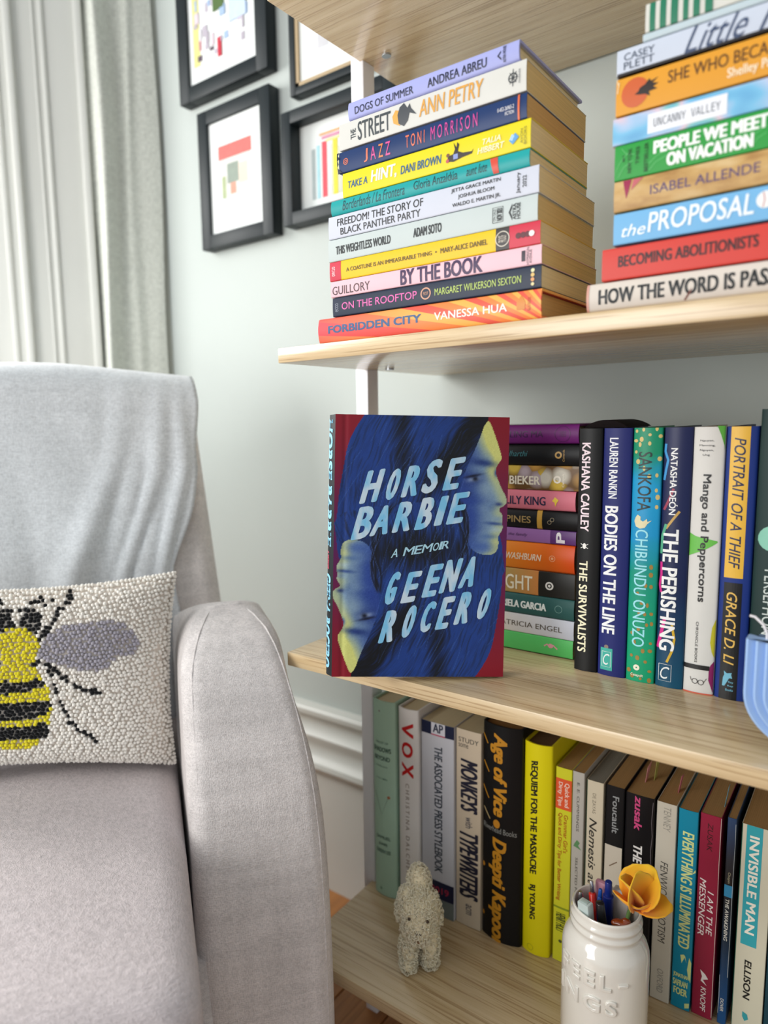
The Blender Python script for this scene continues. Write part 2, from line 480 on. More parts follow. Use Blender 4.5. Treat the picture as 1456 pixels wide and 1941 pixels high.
def build_book(root, L, T, W, kind, col, page, bulge, deco, kw):
    hard = kind == 'h'
    c = .0022 if hard else .0005
    rr = min(.0016 if hard else .0007, T * .2)
    def zs(v):                      # the spine's outward bulge at height v across the thickness
        t = 2 * v / T - 1
        e = max(0, abs(t) - (1 - 2 * rr / T)) / (2 * rr / T)
        return bulge * (1 - t * t) - rr * (1 - math.sqrt(max(0, 1 - e * e)))
    # cover: a bent sheet of thickness c round the page block
    N = 18
    out = [(0, -W), (0, -.012), (0, -rr * 1.3)] if hard else [(0, -W), (0, -rr * 1.2)]
    inn = [(c, -W), (c, -.012), (c, -rr * 1.3 - c)] if hard else [(c, -W), (c, -rr * 1.2 - c * .5)]
    vv = [T * (.5 - .5 * math.cos(PI * i / N)) for i in range(N + 1)]
    for v in vv:
        out.append((v, zs(v))); inn.append((min(max(v, c), T - c), zs(v) - c))
    for (v, z_), (vi, zi) in reversed(list(zip(out[:3 if hard else 2], inn[:3 if hard else 2]))):
        out.append((T - v, z_)); inn.append((T - vi, zi))
    n = len(out); vs = []
    for X in (0, L):
        vs += [(X, a, b) for a, b in out] + [(X, a, b) for a, b in inn]
    fs = []
    for i in range(n - 1):
        fs.append((i, i + 1, 2 * n + i + 1, 2 * n + i)); fs.append((n + i, 3 * n + i, 3 * n + i + 1, n + i + 1))
        fs.append((i, n + i, n + i + 1, i + 1)); fs.append((2 * n + i, 2 * n + i + 1, 3 * n + i + 1, 3 * n + i))
    fs.append((0, 2 * n, 3 * n, n)); fs.append((n - 1, 2 * n - 1, 4 * n - 1, 3 * n - 1))
    me = bpy.data.meshes.new('cover'); me.from_pydata(vs, [], fs)
    bm = bmesh.new(); bm.from_mesh(me); bmesh.ops.recalc_face_normals(bm, faces=bm.faces[:]); bm.to_mesh(me); bm.free()
    sm = [d for d in deco if d[0] == 'm']
    cm = cover_mat(sm[0][1], col, L, T) if sm else mat(col, .38 if not hard else .46, .28, noise=.035, scale=35, bump=.04)
    link_mesh('cover', me, cm, root, math.radians(35))
    if kw.get('under'):
        box('printed_back', .0005, L - .0005, -.0002, T * .10, -W, .0002, mat(kw['under'], .4), root)
    # pages
    e = .0032 if hard else .0004; fo = .004 if hard else .0006
    bm = bmesh.new(); box_bm(bm, e, L - e, c + .0001, T - c - .0001, -(W - fo), -c - .0008, 0)
    me = bpy.data.meshes.new('page_block'); bm.to_mesh(me); bm.free()
    link_mesh('page_block', me, page_mat(page), root)
    if kw.get('page2'):
        box('endpaper', e * .6, L - e * .6, T - c - .0009, T - c + .0001, -(W - fo), -c, mat(kw['page2'], .6), root)
        box('endpaper', e * .6, L - e * .6, c - .0001, c + .0009, -(W - fo), -c, mat(kw['page2'], .6), root)
    # print on the spine: thin flat shapes laid on the cover, wrapped to its curve
    parts = {}; lay = [0.00010]; uid = [0]; last = [None]
    vlist = [T * (.5 - .5 * math.cos(PI * i / N)) for i in range(1, N)]
    def put(bm, name, col, own=False):
        cuts(bm, vlist)
        if last[0] != (name, col) or own: lay[0] += .00005
        last[0] = (name, col)
        for v in bm.verts:
            v.co.z = zs(min(max(v.co.y, 0), T)) + lay[0] + v.co.z
        for f in bm.faces:
            f.normal_update()
            if f.normal.z < 0: f.normal_flip()
        if own: uid[0] += 1
        key = (name, col, uid[0] if own else -1)
        if key in parts: b0 = parts[key]
        else: b0 = parts[key] = bmesh.new()
        tmp = bpy.data.meshes.new('t'); bm.to_mesh(tmp); b0.from_mesh(tmp); bpy.data.meshes.remove(tmp); bm.free()
    for d in deco:
        k = d[0]
        if k == 't':
            _, s, a, b, v0, v1, cc, op = d
            if op.get('skip'): continue
            bm, w_, h_ = text_bm(s, 0, op.get('s', 0), op.get('f'))
            if not bm.verts: bm.free(); continue
            wx = (b - a) * L; hy = (v1 - v0) * T
            emh = wx if op.get('r') else hy
            dd = op.get('b', 0) * .040 * emh
            for v in bm.verts:
                p, q = v.co.x, v.co.y
                if op.get('r'): v.co.x = a * L + (1 - q) * wx; v.co.y = v0 * T + p * hy
                else: v.co.x = a * L + p * wx; v.co.y = v0 * T + q * hy
            embolden(bm, *((dd * .5, dd) if op.get('r') else (dd, dd * .5)))
            if v1 > 1:
                bmesh.ops.bisect_plane(bm, geom=bm.verts[:] + bm.edges[:] + bm.faces[:], plane_co=(0, T * .99, 0), plane_no=(0, 1, 0), clear_outer=True)
            put(bm, op.get('n', 'small_lettering'), cc, True)
        elif k == 'r':
            _, a, b, v0, v1, cc, nm = d
            bm = bmesh.new()
            a0, b0 = max(0, a) * L, min(1, b) * L; q0, q1 = max(0, v0) * T, min(1, v1) * T
            bm.faces.new([bm.verts.new(p) for p in ((a0, q0, 0), (b0, q0, 0), (b0, q1, 0), (a0, q1, 0))])
            put(bm, nm, cc, True)
        elif k in ('p', 'e', 'ring', 'l'):
            bm = bmesh.new()
            if k == 'p':
                pts = [(p * L, min(max(q, 0.005), .995) * T) for p, q in d[1]]; cc, nm = d[2], d[3]
                fs_ = [bm.verts.new((p, q, 0)) for p, q in pts]
                es = [bm.edges.new((fs_[i], fs_[(i + 1) % len(fs_)])) for i in range(len(fs_))]
                bmesh.ops.triangle_fill(bm, edges=es, use_beauty=True)
            elif k == 'e':
                _, a, v_, rx, ry, cc, nm = d
                bm.faces.new([bm.verts.new((max(0, min(L, p)), min(max(q, 0), T), 0)) for p, q in circle_pts(a * L, v_ * T, rx, ry)])
            elif k == 'ring':
                _, a, v_, r, wd, cc, nm = d
                o1 = [bm.verts.new((p, min(max(q, 0), T), 0)) for p, q in circle_pts(a * L, v_ * T, r, r, 24)]
                o2 = [bm.verts.new((p, min(max(q, 0), T), 0)) for p, q in circle_pts(a * L, v_ * T, r - wd, r - wd, 24)]
                for i in range(24): bm.faces.new((o1[i], o1[(i + 1) % 24], o2[(i + 1) % 24], o2[i]))
            else:
                _, pts, wd, cc, nm = d
                P = [Vector((p * L, q * T, 0)) for p, q in pts]; hw = wd / 2
                sd = []
                for i in range(len(P)):
                    t = (P[min(i + 1, len(P) - 1)] - P[max(i - 1, 0)])
                    t = t.normalized() if t.length else Vector((1, 0, 0))
                    nn = Vector((-t.y, t.x, 0)) * hw
                    sd.append((bm.verts.new(P[i] + nn), bm.verts.new(P[i] - nn)))
                for i in range(len(P) - 1): bm.faces.new((sd[i][0], sd[i + 1][0], sd[i + 1][1], sd[i][1]))
                for v in bm.verts: v.co.y = min(max(v.co.y, 0), T); v.co.x = min(max(v.co.x, 0), L)
            put(bm, nm, cc, k == 'p')
    for (nm, cc, _u), b in parts.items():
        me = bpy.data.meshes.new(nm); b.to_mesh(me); b.free()
        link_mesh(nm, me, mat(cc, .4, .4, noise=.02, scale=60), root)

BOOKS=[
['s', 'thick hardcover novel with an orange, pink and yellow sunburst spine, lowest of the left stack', 0.0585, 0.2983, 0.0844, 0.109, 0.0015, 0.15, 'h', 'f0704a', 'd2aa72', 0.0022, [['m', 'rays'], ['t', 'FORBIDDEN CITY', 0.0574, 0.5161, 0.36, 0.66, '2a5a88', {'b': 1.5, 'n': 'title_lettering'}], ['t', 'VANESSA HUA', 0.5777, 0.8739, 0.36, 0.64, 'fdf3e6', {'b': 0.6, 'n': 'author_lettering'}], ['p', [(0.9114, 0.35), (0.9421, 0.35), (0.9436, 0.6), (0.936, 0.72), (0.9268, 0.85), (0.9176, 0.7), (0.9114, 0.6)], 'd98a3a', 'emblem'], ['t', 'BALLANTINE BOOKS', 0.9513, 0.9634, 0.3, 0.75, 'a85a2a', {'r': 90}]], {'page2': '8c1420'}],
['s', 'navy paperback with pink and lime lettering, second from the bottom of the left stack', 0.0772, 0.2976, 0.1095, 0.1282, 0.0015, 0.14, 'p', '1d2a40', 'ecd8ab', 0.0006, [['t', 'ecco', 0.0147, 0.0329, 0.25, 0.7, '8c93a0', {'r': 90}], ['t', 'ON THE ROOFTOP', 0.0534, 0.4549, 0.32, 0.7, 'e667b0', {'b': 0.25, 'n': 'title_lettering'}], ['ring', 0.4984, 0.5, 0.0055, 0.0012, 'd8a183', 'emblem'], ['t', 'PROOF', 0.4863, 0.5104, 0.42, 0.58, 'd8a183', {}], ['t', 'MARGARET WILKERSON SEXTON', 0.5421, 0.9205, 0.33, 0.66, 'bcd26a', {'b': 0.1, 'n': 'author_lettering'}], ['e', 0.9666, 0.8, 0.0016, 0.0016, 'e8e3b0', 'emblem'], ['e', 0.9666, 0.6, 0.0016, 0.0016, 'e8c070', 'emblem'], ['e', 0.9666, 0.4, 0.0016, 0.0016, 'e8a060', 'emblem'], ['e', 0.9666, 0.2, 0.0014, 0.0014, 'e8d8a0', 'emblem']], {}],
['s', 'pale pink paperback with large plum capitals on its spine', 0.0752, 0.2975, 0.1288, 0.1447, 0.0015, 0.14, 'p', 'f0c3cc', 'e0c48c', 0.0006, [['t', 'GUILLORY', 0.01, 0.2189, 0.14, 0.66, '4a3438', {'b': 0.1, 'n': 'author_lettering'}], ['t', 'BY THE BOOK', 0.3805, 0.7582, 0.08, 0.94, '3a1d4c', {'b': 0.9, 'n': 'title_lettering'}], ['p', [(0.9221, 0.25), (0.9368, 0.25), (0.9368, 0.8), (0.9221, 0.8)], '2a2030', 'emblem'], ['t', 'HYPERION', 0.9417, 0.9515, 0.06, 0.94, '3a2a34', {'r': 90}], ['t', 'AVENUE', 0.9531, 0.9628, 0.1, 0.8, '3a2a34', {'r': 90}]], {}],
['s', 'bright yellow proof paperback with red ends on its spine', 0.0744, 0.2963, 0.145, 0.1638, 0.0015, 0.14, 'p', 'efc51c', 'ecd8ab', 0.0006, [['r', 0, 0.0636, 0, 1, 'cf2340', 'red_end_panel'], ['r', 0.8764, 1, 0, 1, 'cf2340', 'red_end_panel'], ['r', 0.8211, 0.8764, 0, 1, '3a3534', 'dark_panel'], ['t', '09/20', 0.0122, 0.0315, 0.25, 0.75, 'f6dfe0', {'r': 90}], ['t', 'A COASTLINE IS AN IMMEASURABLE THING', 0.0954, 0.5369, 0.38, 0.58, '5d4a12', {'b': 0.5, 'n': 'title_lettering'}], ['e', 0.5573, 0.49, 0.0008, 0.0008, '5d4a12', 'emblem'], ['t', 'MARY-ALICE DANIEL', 0.5785, 0.7864, 0.38, 0.62, '5d4a12', {'b': 0.5, 'n': 'author_lettering'}], ['ring', 0.8494, 0.5, 0.0065, 0.0008, 'd8d0c0', 'emblem'], ['t', 'PROOF', 0.8323, 0.8663, 0.35, 0.65, 'd8d0c0', {'r': 90}], ['e', 0.9139, 0.5, 0.0024, 0.0024, '5a1020', 'emblem'], ['e', 0.9328, 0.5, 0.0024, 0.0024, '5a1020', 'emblem'], ['e', 0.9507, 0.5, 0.0024, 0.0024, '5a1020', 'emblem'], ['e', 0.9669, 0.5, 0.0024, 0.0024, 'fbf3ee', 'emblem']], {}],
['s', 'pale grey-green paperback with small condensed black capitals', 0.0731, 0.2935, 0.164, 0.1855, 0.0015, 0.14, 'p', 'c6d0ce', 'e0c48c', 0.0006, [['t', 'THIS WEIGHTLESS WORLD', 0.0448, 0.3424, 0.3, 0.66, '1f2628', {'b': 0.9, 'n': 'title_lettering'}], ['t', 'ADAM SOTO', 0.459, 0.5923, 0.33, 0.7, '1f2628', {'b': 0.9, 'n': 'author_lettering'}], ['l', [(0.8188, 0.22), (0.8618, 0.22), (0.8618, 0.8), (0.8188, 0.8), (0.8188, 0.22)], 0.0005, '2a2f30', 'emblem'], ['t', 'ON SALE', 0.8214, 0.8318, 0.28, 0.74, '2a2f30', {'r': 90}], ['t', 'NOV 2021', 0.8361, 0.8584, 0.28, 0.74, '2a2f30', {'r': 90, 'b': 0.8}], ['p', [(0.8855, 0.5), (0.8998, 0.82), (0.8998, 0.66), (0.8922, 0.5), (0.8998, 0.34), (0.8998, 0.18)], '1f2628', 'emblem'], ['t', 'ASTRA', 0.9023, 0.9156, 0.2, 0.8, '1f2628', {'r': 90, 'b': 0.8}], ['t', 'HOUSE', 0.9181, 0.9322, 0.2, 0.8, '1f2628', {'r': 90, 'b': 0.8}]], {}],
['s', 'white paperback with a three-name author list beside a two-line title', 0.074, 0.2942, 0.186, 0.208, 0.0015, 0.14, 'p', 'cfd3df', 'ecd8ab', 0.0006, [['t', 'FREEDOM! THE STORY OF', 0.0506, 0.5022, 0.52, 0.84, '1d2024', {'b': 0.3, 'n': 'title_lettering'}], ['t', 'BLACK PANTHER PARTY', 0.0684, 0.4892, 0.12, 0.42, '1d2024', {'b': 0.3, 'n': 'title_lettering'}], ['t', 'JETTA GRACE MARTIN', 0.6343, 0.8472, 0.7, 0.88, '1d2024', {'b': 0.5, 'n': 'author_lettering'}], ['t', 'JOSHUA BLOOM', 0.6651, 0.8214, 0.42, 0.6, '1d2024', {'b': 0.5, 'n': 'author_lettering'}], ['t', 'WALDO E. MARTIN JR.', 0.639, 0.8472, 0.13, 0.31, '1d2024', {'b': 0.5, 'n': 'author_lettering'}], ['t', 'January', 0.9118, 0.9292, 0.12, 0.88, '1d2024', {'r': 90, 'b': 0.5}], ['t', '2022', 0.9373, 0.952, 0.3, 0.72, '1d2024', {'r': 90, 'b': 0.5}]], {}],
['s', 'turquoise paperback with italic black lettering, between the yellow and the white books', 0.0783, 0.2862, 0.2083, 0.2225, 0.0015, 0.14, 'p', '21a3a3', 'ecd8ab', 0.0016, [['t', 'Borderlands / La Frontera', 0.0689, 0.4177, 0.2, 0.85, '184a52', {'s': 0.3, 'n': 'title_lettering'}], ['t', 'Gloria Anzaldúa', 0.4662, 0.6826, 0.3, 0.85, '143a40', {'n': 'author_lettering'}], ['t', 'aunt lute', 0.7242, 0.8183, 0.3, 0.85, '143a40', {'s': 0.3}], ['p', [(0.8303, 0.98), (0.864, 0.98), (0.8703, 0.05), (0.8458, 0.05)], 'd8503c', 'red_slash']], {}],
['s', 'yellow paperback with a small printed couple between title and author', 0.0928, 0.2866, 0.223, 0.246, 0.0015, 0.14, 'p', 'ead81c', 'ecd8ab', 0.0006, [['t', 'TAKE A', 0.0346, 0.1541, 0.34, 0.62, '1f5f88', {'s': 0.15, 'b': 0.6, 'n': 'title_lettering'}], ['t', 'HINT,', 0.1779, 0.325, 0.26, 0.78, 'fbf9e6', {'s': 0.15, 'b': 0.9, 'n': 'title_lettering'}], ['t', 'DANI BROWN', 0.3509, 0.5724, 0.3, 0.62, '1f5f88', {'s': 0.15, 'b': 0.6, 'n': 'title_lettering'}], ['p', [(0.6024, 0.28), (0.6342, 0.22), (0.6811, 0.3), (0.7272, 0.34), (0.7353, 0.5), (0.7272, 0.42), (0.6811, 0.46), (0.6572, 0.56), (0.6635, 0.8), (0.6531, 0.9), (0.651, 0.7), (0.6342, 0.92), (0.6426, 0.66), (0.6342, 0.5), (0.6077, 0.46)], '2a2018', 'printed_couple'], ['p', [(0.6342, 0.3), (0.6572, 0.3), (0.6572, 0.48), (0.6342, 0.48)], '8a9ad0', 'printed_couple'], ['e', 0.6066, 0.5, 0.0016, 0.0016, '7a4a34', 'printed_couple'], ['e', 0.6045, 0.3, 0.0016, 0.0016, 'c04858', 'printed_couple'], ['t', 'TALIA', 0.7795, 0.8655, 0.52, 0.72, 'fbf6d0', {'s': 0.2, 'b': 0.6, 'n': 'author_lettering'}], ['t', 'HIBBERT', 0.7555, 0.8827, 0.24, 0.44, 'fbf6d0', {'s': 0.2, 'b': 0.6, 'n': 'author_lettering'}], ['p', [(0.9036, 0.4), (0.9206, 0.24), (0.9486, 0.45), (0.9318, 0.62)], '5aa0d8', 'emblem'], ['p', [(0.9055, 0.42), (0.9187, 0.36), (0.9299, 0.52), (0.9177, 0.6)], 'a8d0ec', 'emblem'], ['t', 'AVON', 0.9551, 0.9662, 0.2, 0.7, '7a7a30', {'r': 90}], ['t', 'BOOKS', 0.9708, 0.9827, 0.15, 0.75, '7a7a30', {'r': 90}]], {}],
['s', 'worn navy paperback with spaced coral and pink letters, frayed at its left end', 0.089, 0.283, 0.2465, 0.2665, 0.0015, 0.14, 'p', '1c3768', 'd2aa72', 0.001, [['ring', 0.0436, 0.5, 0.003, 0.0007, 'e87850', 'emblem'], ['ring', 0.0436, 0.5, 0.0014, 0.0006, 'e87850', 'emblem'], ['t', 'J', 0.1568, 0.1794, 0.2, 0.8, 'ef7a58', {}], ['t', 'A', 0.1968, 0.2277, 0.2, 0.8, 'e8559a', {}], ['t', 'Z', 0.2436, 0.2703, 0.2, 0.8, 'f0884a', {}], ['t', 'Z', 0.2848, 0.3124, 0.2, 0.8, 'e8559a', {}], ['t', 'T O N I', 0.4002, 0.5043, 0.25, 0.8, 'ef7a58', {'n': 'author_lettering'}], ['t', 'M O R R I S O N', 0.5373, 0.7736, 0.25, 0.82, 'd8489c', {'n': 'author_lettering'}], ['t', '0-452-26965-2', 0.8686, 0.9443, 0.52, 0.68, 'e6e6ea', {'b': 0.2}], ['t', 'FICTION', 0.9039, 0.9443, 0.32, 0.46, 'e6e6ea', {'b': 0.2}], ['r', 0.961, 0.9693, 0, 1, 'e8703a', 'orange_line'], ['p', [(-0.012, 1.0), (0.004, 0.98), (-0.0053, 0.85), (0.0067, 0.7), (-0.0066, 0.6), (0.0014, 0.45), (-0.008, 0.3), (0.0173, 0.05), (0.0305, 0.0), (-0.0066, 0.0)], '0e1c3a', 'worn_edge']], {}],
['s', 'thick cream paperback with grey and mustard hand-drawn capitals', 0.0898, 0.2822, 0.268, 0.2925, 0.0015, 0.145, 'p', 'dad9d2', 'e0c48c', 0.0006, [['t', 'THE', 0.0729, 0.1039, 0.3, 0.66, '3c4448', {'r': 90, 'b': 0.8, 'n': 'title_lettering'}], ['t', 'STREET', 0.1181, 0.3124, 0.18, 0.86, '3c4448', {'b': 0.3, 'n': 'title_lettering'}], ['p', [(0.3302, 0.35), (0.3656, 0.2), (0.3773, 0.45), (0.3597, 0.75), (0.3421, 0.8), (0.3243, 0.6)], 'e0a84c', 'printed_head'], ['p', [(0.3597, 0.28), (0.389, 0.14), (0.4121, 0.3), (0.4213, 0.55), (0.46, 0.42), (0.4293, 0.7), (0.4213, 0.88), (0.4098, 0.74), (0.389, 0.96), (0.3656, 0.85), (0.3539, 0.6)], '45494e', 'printed_head'], ['t', 'ANN PETRY', 0.4747, 0.8021, 0.28, 0.84, 'dfa348', {'b': 0.35, 's': 0.12, 'n': 'author_lettering'}], ['ring', 0.9398, 0.52, 0.004, 0.0009, '33383c', 'emblem'], ['ring', 0.9398, 0.52, 0.0012, 0.0006, '33383c', 'emblem'], ['l', [(0.9201, 0.52), (0.9622, 0.52)], 0.0006, '33383c', 'emblem'], ['l', [(0.9398, 0.25), (0.9408, 0.8)], 0.0006, '33383c', 'emblem'], ['l', [(0.9258, 0.35), (0.9557, 0.7)], 0.0005, '33383c', 'emblem'], ['l', [(0.9258, 0.7), (0.9557, 0.35)], 0.0005, '33383c', 'emblem'], ['t', 'MARINER', 0.9659, 0.9743, 0.3, 0.75, '77797c', {'r': 90}]], {}],
['s', 'lavender hardcover novel on top of the left stack', 0.1018, 0.276, 0.293, 0.3095, 0.0015, 0.15, 'h', 'a9aee2', 'ecd8ab', 0.0014, [['t', 'DOGS OF SUMMER', 0.0456, 0.4213, 0.22, 0.62, '23294a', {'b': 0.6, 'n': 'title_lettering'}], ['t', 'ANDREA ABREU', 0.5077, 0.8357, 0.22, 0.66, '1a2040', {'b': 0.6, 'n': 'author_lettering'}], ['p', [(0.8903, 0.5), (0.9093, 0.72), (0.9093, 0.62), (0.8988, 0.5), (0.9114, 0.36), (0.9114, 0.26)], '1a2040', 'emblem'], ['t', 'ASTRA HOUSE', 0.9198, 0.9345, 0.12, 0.9, '1a2040', {'r': 90, 'b': 0.6}]], {'page2': 'b9b39f'}],
['s', 'cream jacketed hardcover with heavy black capitals, lowest of the right stack', 0.336, 0.575, 0.0846, 0.106, 0.0015, 0.155, 'h', 'dcd2c6', 'e0c48c', 0.0026, [['t', 'HOW THE WORD IS PASSED', 0.0405, 0.59, 0.22, 0.74, '14191c', {'b': 0.9, 'n': 'title_lettering'}], ['p', [(0.2969, 0.05), (0.3013, 0.03), (0.3176, 0.28), (0.319, 0.42), (0.3117, 0.3)], '7a4a40', 'printed_hair_curl'], ['r', 0, 0.0075, 0, 1, 'd8a090', 'jacket_fold']], {}],
['s', 'red paperback with dark brown capitals, second from the bottom of the right stack', 0.3468, 0.56, 0.107, 0.1311, 0.0015, 0.145, 'p', 'd6453b', 'e0c48c', 0.0006, [['t', 'BECOMING ABOLITIONISTS', 0.0587, 0.497, 0.38, 0.72, '331016', {'b': 0.8, 'n': 'title_lettering'}], ['t', 'DEREKA PURNELL', 0.5434, 0.7473, 0.38, 0.72, 'f6e6e0', {'b': 0.5, 'n': 'author_lettering'}]], {}],
['s', 'sky blue paperback with white hand lettering and a printed baseball', 0.3548, 0.545, 0.133, 0.156, 0.0015, 0.14, 'p', '79b8e4', 'ecd8ab', 0.0006, [['t', 'the', 0.0327, 0.1236, 0.22, 0.6, 'f4fafd', {'s': 0.3, 'b': 0.2, 'n': 'title_lettering'}], ['t', 'PROPOSAL', 0.1325, 0.4939, 0.24, 0.86, 'f4fafd', {'s': 0.12, 'b': 0.35, 'n': 'title_lettering'}], ['e', 0.5311, 0.6, 0.0058, 0.0058, 'f0f2f0', 'printed_baseball'], ['l', [(0.523, 0.38), (0.5279, 0.6), (0.523, 0.82)], 0.0005, 'c84a48', 'printed_baseball']], {}],
['s', 'gold and tan novel with muted purple spaced capitals and magenta petals', 0.3545, 0.54, 0.1574, 0.18, 0.0015, 0.14, 'p', 'c79f63', 'e0c48c', 0.0012, [['m', 'tan'], ['t', 'ISABEL ALLENDE', 0.1415, 0.5229, 0.36, 0.66, '5a4670', {'b': 0.1, 'n': 'author_lettering'}], ['p', [(0.0348, 0.98), (0.0676, 0.98), (0.0588, 0.6), (0.0494, 0.38)], 'a02c50', 'printed_petal'], ['p', [(0.0754, 0.98), (0.1122, 0.98), (0.0908, 0.8), (0.0676, 0.62)], 'c86a70', 'printed_petal']], {}],
['s', 'green paperback with white block capitals over printed fern fronds', 0.3542, 0.545, 0.1805, 0.206, 0.0015, 0.14, 'p', '2f9e42', 'ecd8ab', 0.0006, [['l', [(-0.0003, 0.2), (0.0202, 0.5), (0.0506, 0.75)], 0.0006, '58b866', 'printed_fern'], ['l', [(0.0151, 0.1), (0.0355, 0.35), (0.0707, 0.5)], 0.0006, '58b866', 'printed_fern'], ['l', [(0.0253, 0.9), (0.0456, 0.7), (0.0757, 0.66)], 0.0006, '58b866', 'printed_fern'], ['l', [(0.1298, 0.1), (0.154, 0.3), (0.1968, 0.42)], 0.0006, '58b866', 'printed_fern'], ['l', [(0.1298, 0.3), (0.1588, 0.48), (0.1921, 0.55)], 0.0006, '58b866', 'printed_fern'], ['l', [(0.3071, 0.9), (0.3249, 0.7), (0.3514, 0.6)], 0.0006, '58b866', 'printed_fern'], ['l', [(0.4748, 0.1), (0.4954, 0.3), (0.5238, 0.4)], 0.0006, '58b866', 'printed_fern'], ['l', [(0.479, 0.4), (0.5035, 0.5), (0.5262, 0.6)], 0.0006, '58b866', 'printed_fern'], ['t', 'PEOPLE WE MEET', 0.1477, 0.5262, 0.54, 0.88, 'fbfdf8', {'b': 1.6, 'n': 'title_lettering'}], ['t', 'ON VACATION', 0.1968, 0.481, 0.12, 0.46, 'fbfdf8', {'b': 1.6, 'n': 'title_lettering'}], ['t', '#1', 0.0294, 0.0395, 0.5, 0.68, '153018', {'r': 90, 'b': 0.3}], ['t', 'NEW YORK', 0.0506, 0.0647, 0.16, 0.85, '153018', {'r': 90, 'b': 0.3}], ['t', 'TIMES', 0.0806, 0.094, 0.36, 0.85, '153018', {'r': 90, 'b': 0.3}], ['t', 'BESTSELLER', 0.1122, 0.1259, 0.1, 0.9, '153018', {'r': 90, 'b': 0.3}]], {}],
['s', 'iridescent blue paperback with a white rounded title label', 0.3522, 0.54, 0.2065, 0.2262, 0.0015, 0.14, 'p', '6fb4dc', 'd2aa72', 0.0006, [['m', 'iris'], ['r', 0.1333, 0.4105, 0.14, 0.84, 'eff1f6', 'title_label'], ['t', 'UNCANNY VALLEY', 0.1554, 0.3887, 0.34, 0.64, '3c4654', {'f': 'mono', 'b': 0.0, 'n': 'title_lettering'}]], {}],
['s', 'orange paperback with a setting sun and a dark horseman on its spine', 0.3538, 0.55, 0.2275, 0.254, 0.0015, 0.14, 'p', 'e59f30', 'ecd8ab', 0.0006, [['e', 0.0701, 0.52, 0.0098, 0.0105, 'd0602c', 'printed_sun'], ['p', [(0.0687, 0.46), (0.0868, 0.42), (0.1057, 0.4), (0.1245, 0.32), (0.1198, 0.44), (0.15, 0.46), (0.1338, 0.54), (0.1533, 0.6), (0.1315, 0.64), (0.1514, 0.76), (0.1268, 0.7), (0.1198, 0.78), (0.1057, 0.66), (0.0868, 0.6), (0.082, 0.52)], '2a1d18', 'printed_horseman'], ['t', 'SHE WHO BECAME THE SUN', 0.1857, 0.7455, 0.5, 0.82, '5a3410', {'b': 0.15, 'n': 'title_lettering'}], ['t', 'Shelley Parker-Chan', 0.3812, 0.6556, 0.12, 0.42, 'fdeccb', {'b': 0.4, 'n': 'author_lettering'}], ['l', [(0.0005, 0.98), (0.0094, 0.8), (0.0054, 0.6), (0.0104, 0.9)], 0.0008, 'f3d9a8', 'worn_crease']], {}],
['s', 'white paperback with flowing grey-blue script lettering', 0.3538, 0.545, 0.256, 0.2742, 0.0015, 0.14, 'p', 'cdd5e3', 'ecd8ab', 0.0006, [['t', 'CASEY', 0.0268, 0.1376, 0.52, 0.8, '37455c', {'b': 0.15, 'n': 'author_lettering'}], ['t', 'PLETT', 0.0268, 0.1376, 0.18, 0.46, '37455c', {'b': 0.15, 'n': 'author_lettering'}], ['t', 'Little', 0.2416, 0.4496, 0.06, 1.0, '3c4c6c', {'s': 0.55, 'b': 0.0, 'n': 'title_lettering'}], ['t', 'Fish', 0.482, 0.6655, 0.06, 1.0, '3c4c6c', {'s': 0.55, 'b': 0.0, 'n': 'title_lettering'}]], {'under': '1c1614'}],
['s', 'thin pale blue-grey volume lying under the striped book', 0.3718, 0.54, 0.2748, 0.28, 0.0015, 0.14, 'p', 'c3d3d9', 'ecd8ab', 0.0004, [['t', 'MAGMA', 0.0663, 0.2596, 0.5, 1.3, '8794a0', {'b': 0.5, 'n': 'title_lettering', 'skip': 1}]], {}],
['s', 'green and white striped book, topmost of the right stack', 0.3732, 0.54, 0.2806, 0.3, 0.0015, 0.14, 'p', 'dcdbd2', 'ecd8ab', 0.0006, [['r', 0.017, 0.0403, 0, 1, '1f7a5a', 'green_stripe'], ['r', 0.0586, 0.0841, 0, 1, '1f7a5a', 'green_stripe'], ['r', 0.1026, 0.1313, 0, 1, '1f7a5a', 'green_stripe'], ['r', 0.151, 0.1715, 0, 1, '1f7a5a', 'green_stripe'], ['r', 0.1903, 0.2155, 0, 1, '1f7a5a', 'green_stripe'], ['r', 0.2355, 0.2652, 0, 1, '1f7a5a', 'green_stripe']], {}],
['s', 'purple hardcover, topmost of the stack behind the red portrait book', 0.0745, 0.2795, -0.0263, -0.0057, 0.157, 0.13, 'h', '6a1a6c', 'c9b88e', 0.003, [['t', 'LING MA', 0.6304, 0.8141, 0.34, 0.68, '3f0f48', {'b': 0.1, 'n': 'author_lettering'}], ['ring', 0.9171, 0.5, 0.0085, 0.0006, '4a1250', 'emblem'], ['t', '|||||', 0.9043, 0.9326, 0.35, 0.65, '4a1250', {}]], {}],
['s', 'black hardcover with teal italic lettering and a gold flower mark', 0.08, 0.285, -0.0497, -0.0267, 0.157, 0.13, 'h', '080a0e', 'c9b88e', 0.003, [['t', 'Jokha Alharthi', 0.4674, 0.7049, 0.34, 0.7, '3f8088', {'s': 0.3, 'n': 'author_lettering'}], ['ring', 0.8712, 0.5, 0.0038, 0.0018, 'c09a58', 'flower_mark'], ['t', 'Catapult', 0.8926, 0.9067, 0.2, 0.75, 'c09a58', {'r': 90}]], {}],
